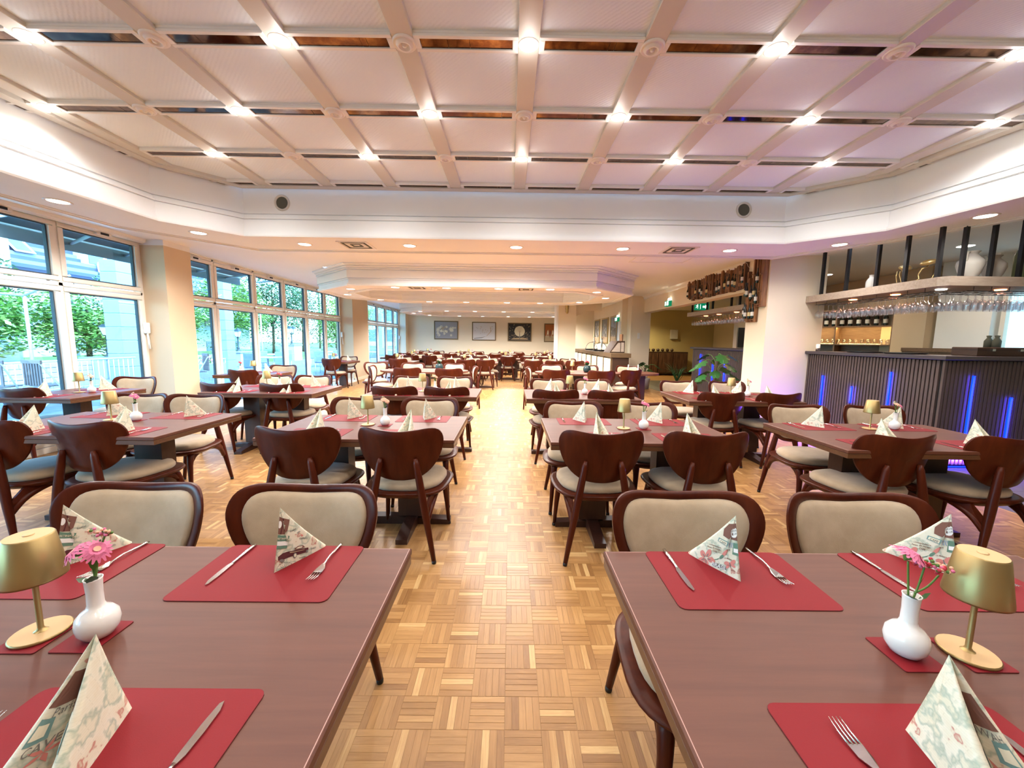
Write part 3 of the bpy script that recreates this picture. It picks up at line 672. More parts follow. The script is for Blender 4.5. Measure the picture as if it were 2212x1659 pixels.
def oval_table(cx, cy, rx, ry, label):
    o = thing('oval_table', label, 'table', (cx, cy, 0), 0, 'oval dining tables')
    P = [(rx*cos(2*pi*i/48), ry*sin(2*pi*i/48)) for i in range(48)]
    mb = MB(); mb.prism(P, .715, .75, M['tabletop']); mb.build('table_top', None, o)
    mb = MB(); mb.box(-.12, .12, -.06, .06, .06, .715, M['tdark'], .006); mb.build('post', None, o)
    mb = MB(); mb.box(-rx*.6, rx*.6, -.04, .04, 0, .06, M['tdark'], .006); mb.box(-.04, .04, -ry*.7, ry*.7, 0, .06, M['tdark'], .006); mb.build('foot', None, o)
    return o

# ================================================================== TABLEWARE
def rrect(w, h, r, k=4):
    P = []
    for (cx, cy, a) in ((w-r, h-r, 0), (-w+r, h-r, pi/2), (-w+r, -h+r, pi), (w-r, -h+r, 3*pi/2)):
        for i in range(k+1): t = a+pi/2*i/k; P.append((cx+r*cos(t), cy+r*sin(t)))
    return P
mb = MB(); mb.prism(rrect(.205, .131, .018), 0, .0018, M['matedge']); mb.prism(rrect(.2045, .1305, .018), .0016, .0022, M['mat']); PM = mb.mesh('placemat')
mb = MB(); mb.prism(rrect(.046, .046, .005), 0, .0018, M['matedge']); mb.prism(rrect(.0457, .0457, .005), .0016, .0022, M['mat']); CO = mb.mesh('coaster')
# knife: along y, blade toward -y (towards table centre for a far guest)
mb = MB()
mb.tube([(0, .10, .003), (0, .095, .0045), (0, .06, .005), (0, .035, .0045), (0, .012, .004), (0, .0, .0035)], [.002, .0055, .0060, .0050, .0040, .0038], M['steel'], 8, True, .6); KH = mb.mesh('handle')
bl = [(-.004, 0), (-.0075, -.012), (-.0085, -.05), (-.007, -.085), (-.001, -.103), (.004, -.098), (.006, -.06), (.005, -.01), (.004, 0)]
mb = MB(); mb.prism(bl[::-1], .0022, .0036, M['steel']); KB = mb.mesh('blade')
mb = MB(); pth = [(0, .10, .003), (0, .09, .004), (0, .05, .006), (0, .02, .009), (0, 0, .007), (0, -.018, .004)]
mb.tube(pth, [.003, .0048, .0040, .0030, .0028, .0035], M['steel'], 8, True, .55); FH = mb.mesh('handle')
mb = MB(); mb.add([(x, y, z) for (x, y, z) in ((-.004, -.015, .005), (.004, -.015, .005), (.0115, -.035, .0025), (.012, -.055, .003), (-.012, -.055, .003), (-.0115, -.035, .0025))]+[(x, y, z+.0014) for (x, y, z) in ((-.004, -.015, .005), (.004, -.015, .005), (.0115, -.035, .0025), (.012, -.055, .003), (-.012, -.055, .003), (-.0115, -.035, .0025))], [(0, 1, 2, 3, 4, 5)[::-1][::-1], (6, 7, 8, 9, 10, 11)[::-1]]+[(i, i+6, (i+1) % 6+6, (i+1) % 6) for i in range(6)], M['steel'])
for k in range(4):
    x = -.0102+k*.0068; mb.tube([(x, -.054, .0036), (x, -.075, .005), (x*.95, -.096, .010)], [.0016, .0014, .0006], M['steel'], 6)
FB = mb.mesh('tines')
def knife(x, y, z, rz, label, group):
    o = thing('table_knife', label, 'knife', (x, y, z), rz, group); inst('handle', KH, o); inst('blade', KB, o); return o
def fork(x, y, z, rz, label, group):
    o = thing('table_fork', label, 'fork', (x, y, z), rz, group); inst('handle', FH, o); inst('tines', FB, o); return o
# napkin: cone over a heart-shaped outline; ridge at +y, open lobes at -y
NH = .172
HB = [(0, .052), (-.018, .012), (-.038, -.034), (-.055, -.078), (-.060, -.098), (-.048, -.108), (-.031, -.096), (-.014, -.060), (0, -.022)]
HBc = []
for a, b2 in zip(HB, HB[1:]):
    pass
_h = catmull([(x, y) for x, y in HB], 3, False); HBc = [(p.x, p.y) for p in _h]; HBc = HBc + [(-x, y) for x, y in reversed(HBc[1:-1])]
AP = (0, .014, NH)
def nap_pt(i, t): x, y = HBc[i % len(HBc)]; return (x*(1-t)+AP[0]*t, y*(1-t)+AP[1]*t + .006*sin(pi*t)*(1 if y < 0 else -.2), AP[2]*t)
mb = MB(); TS = [0, .15, .3, .45, .6, .75, .88, .97, .998]; n_ = len(HBc)
mb.add([nap_pt(i, t) for t in TS for i in range(n_)], [(r*n_+i, r*n_+(i+1) % n_, (r+1)*n_+(i+1) % n_, (r+1)*n_+i) for r in range(len(TS)-1) for i in range(n_)][::1], M['napkin'], True)
NAP = mb.mesh('folded_napkin')
for q in NAP.polygons: q.flip()
NAP.update()
def napkin(x, y, z, rz, label, group):
    o = inst('folded_napkin', NAP, None, (x, y, z), rz); return tag(o, label, 'napkin', group)
# lamp
mb = MB(); mb.lathe([(.0001, 0), (.047, 0), (.048, .002), (.048, .005), (.046, .0065)], M['gold'], 28); mb.disc((0, 0, .0066), .0462, M['goldlt'], 28, 1); LB = mb.mesh('lamp_base')
mb = MB(); mb.lathe([(.012, .0066), (.008, .009), (.0052, .014), (.0050, .13), (.0050, .19)], M['gold'], 12); LP = mb.mesh('lamp_pole')
mb = MB(); mb.lathe([(.0505, .128), (.0515, .128), (.0515, .132), (.0385, .222), (.0360, .2245)], M['gold'], 32); mb.lathe([(.0495, .129), (.0370, .220), (.001, .220)], M['goldlt'], 32); mb.disc((0, 0, .2246), .0362, M['goldlt'], 32, 1); LS = mb.mesh('lamp_shade')
mb = MB(); mb.lathe([(.0085, .2247), (.0085, .2262), (.006, .2266), (.0001, .2266)], M['goldlt'], 14); LK = mb.mesh('touch_button')
def table_lamp(x, y, label, z=.7522):
    o = thing('table_lamp', label, 'lamp', (x, y, z), 0, 'gold table lamps'); inst('lamp_base', LB, o); inst('lamp_pole', LP, o); s_ = inst('lamp_shade', LS, o); inst('touch_button', LK, s_); return o
# vase and flowers
mb = MB(); mb.lathe([(.0001, 0), (.018, 0), (.026, .004), (.0345, .018), (.0370, .033), (.0345, .048), (.026, .059), (.0165, .066), (.0140, .075), (.0135, .10), (.0150, .128), (.0160, .132), (.0142, .132), (.0120, .10), (.011, .09)], M['porc'], 28); VS = mb.mesh('bud_vase')
def daisy(mb, c, r, m, tilt=(0, 0), n=18, layers=2):
    R3 = Matrix.Translation(c) @ Matrix.Rotation(tilt[0], 4, 'X') @ Matrix.Rotation(tilt[1], 4, 'Y')
    for l in range(layers):
        for k in range(n):
            a = 2*pi*(k+l*.5)/n; rr = r*(1-.22*l)*random.uniform(.9, 1.05); w = r*.13; dz = .003+.004*l
            q = [(.12*r, -w*.4, dz), (rr*.6, -w, dz+.004), (rr*.96, -w*.5, dz-.002), (rr, 0, dz-.003), (rr*.96, w*.5, dz-.002), (rr*.6, w, dz+.004), (.12*r, w*.4, dz)]
            mb.add([R3 @ (Matrix.Rotation(a, 4, 'Z') @ Vector(p)) for p in q], [(0, 1, 2, 3, 4, 5, 6)], m)
    mb.add([R3 @ Vector((r*.22*cos(2*pi*k/10), r*.22*sin(2*pi*k/10), .011)) for k in range(10)], [tuple(range(10))], M['peach'])
    mb.add([R3 @ Vector((r*.3*cos(2*pi*k/8), r*.3*sin(2*pi*k/8), .001)) for k in range(8)]+[R3 @ Vector((0, 0, -.012))], [((k+1) % 8, k, 8) for k in range(8)], M['stem'])
def leafq(mb, base, d, w, m):
    b2 = Vector(base); d = Vector(d); sd = d.cross(Vector((0, 0, 1))); sd = sd.normalized()*w if sd.length > 1e-4 else Vector((w, 0, 0))
    up = Vector((0, 0, w*.3))
    mb.add([b2, b2+d*.3+sd*.8, b2+d*.65+sd, b2+d, b2+d*.65-sd, b2+d*.3-sd*.8, b2+d*.5+up*.2-Vector((0, 0, w*.4))], [(0, 1, 6), (1, 2, 6), (2, 3, 6), (3, 4, 6), (4, 5, 6), (5, 0, 6)], m, True)
def flowers(kind, seed):
    random.seed(seed); st = MB(); bl = MB()
    def stem(p): st.tube([tuple(q) for q in catmull(p, 4, False)], .0019, M['stem'], 6)
    if kind in ('pinkL', 'pinkR', 'pink', 'peach', 'mix', 'red'):
        mcol = {'pinkL': M['pink'], 'pinkR': M['pink'], 'pink': M['pink'], 'peach': M['peach'], 'mix': M['peach'], 'red': M['redf']}[kind]
        if kind == 'pinkL':
            stem([(0, 0, .10), (.003, 0, .15), (-.012, -.005, .185)]); daisy(bl, (-.016, -.008, .192), .030, mcol, (.5, -.6)); daisy(bl, (.020, -.006, .196), .028, mcol, (.4, .7))
            stem([(0, 0, .10), (.010, .004, .17), (.018, .006, .215)]); stem([(.012, .004, .18), (.028, .006, .222), (.034, .004, .228)]); stem([(0, .0, .12), (.012, 0, .17), (.019, -.004, .19)])
            for c in ((.010, .004, .232), (.022, .006, .226), (.036, .004, .236), (.030, .012, .228)):
                for _ in range(7): bl.sphere((c[0]+random.uniform(-.008, .008), c[1]+random.uniform(-.006, .006), c[2]+random.uniform(-.007, .008)), .0034, random.choice([M['pink'], M['stem'], M['peach'], M['stem']]), 6, 4)
        elif kind == 'pinkR':
            stem([(-.004, 0, .10), (-.012, 0, .16), (-.018, 0, .205)]); daisy(bl, (-.020, 0, .216), .034, mcol, (.15, .45), 20, 3)
            stem([(0, 0, .11), (.010, 0, .15), (.018, 0, .195)]); stem([(.004, 0, .135), (.03, 0, .150), (.050, 0, .175)])
            for c, nn in (((.016, -.002, .202), 26), ((.050, 0, .188), 26)):
                for _ in range(nn): bl.sphere((c[0]+random.uniform(-.017, .017), c[1]+random.uniform(-.014, .014), c[2]+random.uniform(-.008, .010)), .0036, random.choice([M['pink'], M['redf'], M['peach'], M['stem']]), 6, 4)
        else:
            stem([(0, 0, .10), (-.004, 0, .16), (-.006, 0, .185)]); daisy(bl, (-.006, -.002, .192), .026, mcol, (.5, .2), 14)
            stem([(0, 0, .10), (.008, 0, .15), (.016, 0, .175)]); daisy(bl, (.018, -.004, .180), .022, M['pink'] if kind == 'mix' else mcol, (.7, .5), 12)
            stem([(0, 0, .10), (-.01, .003, .17), (-.014, .004, .21)])
            for _ in range(9): bl.sphere((-.014+random.uniform(-.008, .008), .004+random.uniform(-.006, .006), .212+random.uniform(-.008, .008)), .0032, random.choice([M['whitef'], M['stem'], M['peach']]), 6, 4)
    leafq(st, (0, -.004, .125), (-.020, -.010, .014), .010, M['leaf']); leafq(st, (.004, -.006, .122), (.014, -.012, .026), .010, M['leaf']); leafq(st, (.008, -.002, .15), (.004, -.006, .03), .007, M['stem'])
    random.seed(seed+99)
    return st.mesh('stem'), bl.mesh('blossom')
FL = {k: flowers(k, i*5+3) for i, k in enumerate(('pinkL', 'pinkR', 'pink', 'peach', 'mix', 'red'))}
def vase(x, y, label, kind, what, z=.7522):
    o = inst('bud_vase', VS, None, (x, y, z)); tag(o, label, 'vase', 'white bud vases')
    f = thing('flowers', what, 'flowers', (x, y, z), 0, 'cut flowers in bud vases'); inst('stem', FL[kind][0], f); inst('blossom', FL[kind][1], f); return o
def coaster(x, y, label): return tag(inst('coaster', CO, None, (x, y, .750)), label, 'coaster', 'small square red coasters')

def dress(name, x0, x1, y0, y1, seats, lampx, vasex, kind, what, cy=None, yaw=0., skip=()):
    """seats: list of (x, side) with side +1 far guest, -1 near guest"""
    cy = (y0+y1)/2+.02 if cy is None else cy
    for (x, s, wd) in seats:
        yy = y1-.132 if s > 0 else y0+.15
        base = '%s of %s' % (wd, name)
        mtx = x
        tag(inst('placemat', PM, None, (mtx, yy, .750)), 'red rectangular placemat at the '+base, 'placemat', 'red placemats')
        sg = 1 if s > 0 else -1
        # for a far guest the cutlery is mirrored: knife left of the napkin as seen from here
        knife(mtx-.155, yy+.035*sg, .7522, 0 if s > 0 else pi, 'steel table knife on placemat at the '+base, 'table knives')
        fork(mtx+.125, yy+.02*sg, .7522, 0 if s > 0 else pi, 'steel table fork on placemat at the '+base, 'table forks')
        if (x, s) not in skip:
            left = mtx < 0
            rz = (pi+(.13 if not left else -.10)) if s > 0 else ((.30 if not left else -.30))
            napkin(mtx+(0.02 if left else -.0), yy-.005*sg, .7522, rz, 'printed paper napkin, folded, the '+base, 'folded napkins')
    if lampx is not None:
        coaster(lampx, cy, 'red coaster under the lamp on '+name); table_lamp(lampx, cy, 'gold cordless table lamp standing on '+name, .7522)
    if vasex is not None:
        coaster(vasex, cy, 'red coaster under the vase on '+name); vase(vasex, cy, 'white bulbous bud vase standing on '+name, kind, what+' on '+name)

CG = 'walnut dining chairs with beige upholstery'
def back(x, y, lab, rot=0, j=0): chair(x, y, rot, 'walnut chair, brown back to viewer, '+lab, CG, j)
def front(x, y, lab, rot=180, j=0): chair(x, y, rot, 'walnut chair with beige back facing viewer, '+lab, CG, j)

T1L = 'the front left table'; T1R = 'the front right table'
table(-1.60, -.30, .345, 1.145, 'dark walnut table in the left foreground, cut by the frame'); table(.30, 1.60, .345, 1.140, 'dark walnut table in the right foreground, cut by the frame')
front(-1.365, 1.43, 'left of two behind '+T1L); front(-.74, 1.43, 'right of two behind '+T1L); front(.638, 1.40, 'left of two behind '+T1R); front(1.258, 1.40, 'right of two behind '+T1R)
# front tables are laid one by one
def setting(mx, my, far, who, kx, ky, fx, fy, nx_, ny_, nrz):
    tag(inst('placemat', PM, None, (mx, my, .750)), 'red rectangular placemat at the '+who, 'placemat', 'red placemats')
    if kx is not None: knife(kx, ky, .7522, 0 if far else pi, 'steel table knife at the '+who, 'table knives')
    if fx is not None: fork(fx, fy, .7522, 0 if far else pi, 'steel table fork at the '+who, 'table forks')
    return napkin(nx_, ny_, .7522, nrz, 'printed paper napkin, folded, the '+who, 'folded napkins')
NL2 = setting(-.652, 1.020, True, 'far right place of '+T1L, -.788, 1.050, -.525, 1.060, -.640, 1.058, pi-.10)
NL1 = setting(-1.268, 1.022, True, 'far left place of '+T1L, -1.405, 1.05, -1.13, 1.06, -1.250, 1.062, pi-.10)
setting_near = {}
setting_near['L'] = setting(-.645, .520, False, 'near right place of '+T1L, -.502, .520, -.86, .50, -.660, .560, -.12); setting(-1.25, .520, False, 'near left place of '+T1L, -1.10, .50, -1.38, .5, -1.26, .50, -.1)
NR1 = setting(.630, 1.006, True, 'far left place of '+T1R, .489, 1.045, .757, 1.058, .632, 1.038, pi+.13)
NR2 = setting(1.228, 1.008, True, 'far right place of '+T1R, 1.080, 1.045, 1.37, 1.058, 1.262, 1.062, pi+.13)
setting_near['R'] = setting(.672, .500, False, 'near left place of '+T1R, .83, .48, .567, .500, .690, .532, .22); setting(1.27, .50, False, 'near right place of '+T1R, 1.40, .48, 1.12, .50, 1.30, .50, .2)
coaster(-.896, .775, 'red coaster under the vase on '+T1L); coaster(-1.012, .772, 'red coaster under the lamp on '+T1L)
table_lamp(-1.015, .782, 'gold cordless lamp at the left edge of the photo, on '+T1L); vase(-.885, .778, 'white bulbous bud vase on '+T1L, 'pinkL', 'pink daisies with budding green sprig on '+T1L)
coaster(.845, .745, 'red coaster under the vase on '+T1R); coaster(.985, .745, 'red coaster under the lamp on '+T1R)
table_lamp(.980, .748, 'gold cordless lamp in the right foreground, on '+T1R); vase(.845, .748, 'white bulbous bud vase on '+T1R, 'pinkR', 'pink gerbera with small red buds on '+T1R)

def std(name, tl, x0, x1, y0, y1, nx_, ny_, fx_, fy_, lampx, vasex, kind, what, js=(0, 0, 0, 0), posts=(-.28, .28), cy=None):
    table(x0, x1, y0, y1, tl, posts)
    for q, (x, w) in enumerate(zip(nx_, ('near left', 'near right'))): back(x, ny_, '%s seat of %s' % (w, name), 0, js[q])
    for q, (x, w) in enumerate(zip(fx_, ('far left', 'far right'))): front(x, fy_, '%s seat of %s' % (w, name), 180, js[2+q])
    c = (x0+x1)/2; seats = [(c-.31, 1, 'far left place'), (c+.31, 1, 'far right place'), (c-.31, -1, 'near left place'), (c+.31, -1, 'near right place')]
    dress(name, x0, x1, y0, y1, seats, lampx, vasex, kind, what, cy)
std('second-row left aisle table', 'walnut table left of the aisle in the second row', -1.66, -.355, 2.45, 3.25, (-1.335, -.685), 2.30, (-1.385, -.735), 3.63, -1.065, -.935, 'peach', 'peach daisy sprig')
std('second-row right aisle table', 'walnut table right of the aisle in the second row', .27, 1.55, 2.43, 3.22, (.585, 1.248), 2.29, (.575, 1.245), 3.52, .860, 1.010, 'pink', 'pink carnation sprig')
std('second-row window-side table', 'walnut table left in the second row, glossy with window light', -3.60, -2.285, 2.44, 3.26, (-3.36, -2.75), 2.39, (-3.49, -2.96), 3.69, -3.05, -2.86, 'pink', 'pink daisy sprig', (-.12, -.08, .08, .06), cy=2.93)
std('second-row bar-side table', 'walnut table right in the second row, before the slatted bar', 2.10, 3.42, 2.32, 3.13, (2.44, 3.14), 2.28, (2.60, 3.28), 3.50, 2.80, 2.99, 'mix', 'orange and white flowers', (.06, .1, -.05, -.04), cy=2.93)
std('third-row left aisle table', 'walnut table left of the aisle in the third row', -1.70, -.375, 4.37, 5.17, (-1.35, -.74), 4.42, (-1.46, -.81), 5.80, -1.085, -.93, 'peach', 'peach daisy sprig')
std('third-row right aisle table', 'walnut table right of the aisle in the third row', .19, 1.50, 4.29, 5.13, (.53, 1.165), 4.29, (.56, 1.20), 5.64, .74, .93, 'pink', 'pink daisy sprig')
std('third-row left outer table', 'walnut table left in the third row, beside the windows', -3.62, -2.30, 4.46, 5.28, (-3.50, -2.76), 4.56, (-3.43, -2.87), 5.72, -3.08, -2.92, 'red', 'red flower sprig', (-.1, 0, 0, 0))
std('third-row right outer table', 'walnut table right in the third row, by the bar pillar', 2.01, 3.33, 4.26, 5.10, (2.40, 3.06), 4.23, (2.42, 3.12), 5.59, 2.72, 2.93, 'mix', 'yellow and pink flowers', (0, .06, 0, 0))
# window tables for two
def duo(name, tl, x0, x1, y0, y1, nx_, ny_, fx_, fy_, lampx, vasex, kind, what, jn=0., jf=0.):
    table(x0, x1, y0, y1, tl, (0,)); c = (x0+x1)/2
    back(nx_, ny_, 'near seat of '+name, 0, jn); front(fx_, fy_, 'far seat of '+name, 180, jf)
    dress(name, x0, x1, y0, y1, [(c, 1, 'far place'), (c-.05, -1, 'near place')], lampx, vasex, kind, what)
duo('the first window table', 'small walnut table at the first window, bright with daylight', -5.28, -4.48, 3.92, 4.75, -5.10, 3.93, -4.99, 5.22, -4.86, -4.72, 'peach', 'orange flowers', -.1, .1)
duo('the second window table', 'small walnut table at the second window', -5.02, -4.15, 6.52, 7.38, -4.52, 6.45, -4.52, 7.80, -4.62, -4.85, 'red', 'red flower sprig', -.05, .05)
duo('the pier table', 'small walnut table by the second window pier', -5.05, -4.40, 10.55, 11.38, -4.82, 10.35, -4.88, 11.85, -5.0, -4.93, 'red', 'red flower sprig', -.05, .0)
# oval tables in the fourth row
def oval(name, tl, cx, cy, near_, far_, sideL, sideR, vx, lx):
    oval_table(cx, cy, .92, .52, tl)
    for q, (x, y, j) in enumerate(near_): back(x, y, 'near %s seat of %s' % (('left', 'right')[q], name), 0, j)
    for q, (x, y, j) in enumerate(far_): front(x, y, 'far %s seat of %s' % (('left', 'right')[q], name), 180, j)
    if sideL: chair(sideL[0], sideL[1], -90+sideL[2], 'walnut chair turned sideways at the left end of '+name, CG)
    if sideR: chair(sideR[0], sideR[1], 90+sideR[2], 'walnut chair turned sideways at the right end of '+name, CG)
    # dark pot with white candle-like bloom
    o = thing('flower_pot', 'dark teal round flower pot on '+name, 'flower pot', (vx, cy-.05, .75)); mb = MB(); mb.lathe([(.0001, 0), (.05, 0), (.075, .03), (.082, .07), (.07, .12), (.055, .145), (.05, .14), (.0001, .13)], M['teal'], 20); mb.build('pot', None, o)
    mb = MB()
    for k in range(10): a = k*.63; leafq(mb, (0, 0, .14), (.07*cos(a), .07*sin(a), .07+.02*sin(k*2.)), .02, M['leaf'])
    mb.build('leaves', None, o); mb = MB()
    for k in range(7): mb.sphere((.03*cos(k*.9), .03*sin(k*.9), .21+.01*(k % 3)), .018, M['peach' if cx < 0 else 'redf'], 7, 5)
    mb.build('blossom', None, o)
    if lx: table_lamp(lx, cy+.0, 'gold cordless table lamp standing on '+name, .750)
oval('left oval table', 'oval walnut table left of the aisle in the fourth row', -1.80, 8.15, [(-1.98, 7.38, .05), (-1.17, 7.32, 0)], [(-2.24, 9.0, .1), (-1.26, 9.0, -.25)], (-2.86, 7.85, 8), (-.66, 8.0, 10), -1.48, None)
oval('right oval table', 'oval walnut table right of the aisle in the fourth row', 1.45, 8.15, [(.90, 7.38, -.05), (1.75, 7.25, 0)], [(.95, 9.0, .1), (1.77, 8.95, 0)], (.33, 8.0, -8), None, 1.62, 1.32)
front(2.72, 8.9, 'at the round side table', 180, -.3); back(2.45, 7.55, 'turned to the round side table', 25)
o = oval_table(2.75, 8.2, .40, .40, 'small round walnut table before the buffet')
mb = MB(); mb.lathe([(.0001, 0), (.02, 0), (.016, .02), (.010, .16), (.0001, .165)], M['porc'], 12); CAND = mb.mesh('white_candle')
for x, y, lb in ((2.78, 8.35, 'tall white candle on the round side table'), (2.55, 8.3, 'short white candle on the round side table')): tag(inst('white_candle', CAND, None, (x, y, .75)), lb, 'candle')
front(-3.15, 9.1, 'alone left of the left oval table', 180, .3)
# rows further back
rn = random.Random(11)
kinds = ['peach', 'red', 'pink', 'mix']
def row(rname, y0, groups, dressit=True, d=.8):
    for gi, (nm, xa, xb, nxs, fxs) in enumerate(groups):
        name = '%s in the %s row' % (nm, rname); short = '%s, %s row' % (nm, rname)
        table(xa, xb, y0, y0+d, 'walnut table, the '+name, (-.28, .28) if xb-xa > 1 else (0,))
        for q, x in enumerate(nxs): back(x, y0-.16, '%s near seat, %s' % (sfx(q), short), 0, rn.uniform(-.08, .08))
        for q, x in enumerate(fxs): front(x, y0+d+.40, '%s far seat, %s' % (sfx(q), short), 180, rn.uniform(-.08, .08))
        c = (xa+xb)/2; k = kinds[(gi+int(y0)) % 4]
        table_lamp(c-.06, y0+.42, 'gold cordless table lamp on the '+name, .75); vase(c+.10, y0+.42, 'white bud vase on the '+name, k, '%s flowers on the %s' % ({'peach': 'peach', 'red': 'red', 'pink': 'pink', 'mix': 'mixed'}[k], name), .75)
        if dressit:
            for q, x in enumerate(fxs): tag(inst('placemat', PM, None, (x, y0+d-.14, .75)), 'red placemat at the %s far place of the %s' % (sfx(q), short), 'placemat', 'red placemats'); napkin(x, y0+d-.14, .7522, pi+rn.uniform(-.4, .4), 'folded napkin at the %s far place of the %s' % (sfx(q), short), 'folded napkins')
row('fifth', 10.95, [('outer left table', -3.75, -2.75, (-3.15,), (-3.3, )), ('left aisle table', -2.2, -.35, (-1.82, -1.24, -.69), (-1.75, -1.15, -.62)), ('right aisle table', .33, 2.15, (.66, 1.26, 1.84), (.70, 1.22, 1.80))])
row('sixth', 13.4, [('outer left table', -4.5, -2.4, (-4.05, -3.4, -2.78), (-4.1, -3.4, -2.75)), ('left aisle table', -1.95, -.75, (-1.65, -1.05), (-1.65, -1.05)), ('middle table', -.62, .42, (-.06,), (-.1,)), ('right aisle table', .5, 1.45, (.62, 1.2), (.72, 1.2))], False)
row('seventh', 15.4, [('outer left table', -4.5, -3.2, (-4.15, -3.5), (-4.15, -3.5)), ('inner left table', -2.7, -1.4, (-2.35, -1.7), (-2.35, -1.7)), ('middle table', -.9, .35, (-.6, .05), (-.6, .05)), ('right table', .85, 2.1, (1.15, 1.8), (1.15, 1.8))], False)
row('eighth', 17.5, [('outer left table', -4.4, -3.1, (-4.1, -3.4), (-4.1, -3.4)), ('inner left table', -2.5, -1.2, (-2.2, -1.5), (-2.2, -1.5)), ('middle table', -.6, .7, (-.3, .4), (-.3, .4)), ('right table', 1.2, 2.4, (1.5, 2.1), (1.5, 2.1))], False)

# printed motifs on the front napkins, laid on the folded paper itself
def face_map(o, img3, side):
    """img3: picture positions of (foot of ridge, wing tip, apex). side: which wing (+1 first half of outline)"""
    (fx, fy), (lx, ly), (ax, ay) = img3; nn = len(HBc); half = 9
    det = (lx-fx)*(ay-fy)-(ax-fx)*(ly-fy)
    def f(px, py, off=.0008):
        s_ = ((px-fx)*(ay-fy)-(ax-fx)*(py-fy))/det; t = ((lx-fx)*(py-fy)-(px-fx)*(ly-fy))/det
        t = min(max(t, 0), .995); s1 = min(max(s_/(1-t), 0), 1)*half; i = int(min(s1, half-1)); fr = s1-i
        ia, ib = (i, i+1) if side > 0 else (nn-i, nn-i-1)
        A = Vector(nap_pt(ia % nn, t)); B = Vector(nap_pt(ib % nn, t)); p = A.lerp(B, fr)
        C0 = Vector(nap_pt(ia % nn, 0)); C1 = Vector(nap_pt(ib % nn, 0)); nrm = (C1-C0).cross(Vector(AP)-C0)
        if nrm.dot(Vector((p.x, p.y, 0))-Vector((0, -.03, 0))) < 0: nrm = -nrm
        return p + nrm.normalized()*off
    return f
def decal(o, f, name, poly, m, off=.0008, sub=3):
    P = []
    for i in range(len(poly)):
        a, b2 = poly[i], poly[(i+1) % len(poly)]
        for k in range(sub): P.append((a[0]+(b2[0]-a[0])*k/sub, a[1]+(b2[1]-a[1])*k/sub))
    c = (sum(p[0] for p in P)/len(P), sum(p[1] for p in P)/len(P))
    mb = MB(); mb.add([f(*c, off)]+[f(*((p[0]+c[0])/2, (p[1]+c[1])/2), off) for p in P]+[f(*p, off) for p in P], [(0, 1+i, 1+(i+1) % len(P)) for i in range(len(P))]+[(1+i, 1+len(P)+i, 1+len(P)+(i+1) % len(P), 1+(i+1) % len(P)) for i in range(len(P))], M[m]); return mb.build(name, None, o)
def ell(cx, cy, rx, ry, n=14, a=0): return [(cx+rx*cos(2*pi*k/n)*cos(a)-ry*sin(2*pi*k/n)*sin(a), cy+rx*cos(2*pi*k/n)*sin(a)+ry*sin(2*pi*k/n)*cos(a)) for k in range(n)]
def text_mesh(s, size=1., bold=0.):
    c = bpy.data.curves.new('t', 'FONT'); c.body = s; c.size = size; c.align_x = 'CENTER'; c.align_y = 'CENTER'; c.resolution_u = 2; c.offset = bold
    o = bpy.data.objects.new('t', c); COL.objects.link(o); dg = bpy.context.evaluated_depsgraph_get(); dg.update()
    me = bpy.data.meshes.new_from_object(o.evaluated_get(dg)); bpy.data.objects.remove(o); bpy.data.curves.remove(c); return me
def lettering(o, f, s, cx, cy, size, ang, m, off=.0014, name='lettering'):
    me = text_mesh(s, size, size*.012); bm = bmesh.new(); bm.from_mesh(me)
    for v_ in bm.verts:
        x, y = v_.co.x, -v_.co.y; v_.co = f(cx+x*cos(ang)-y*sin(ang), cy+x*sin(ang)+y*cos(ang), off)
    bm.to_mesh(me); bm.free(); me.materials.clear(); me.materials.append(M[m]); me.name = name; return inst(name, me, o)
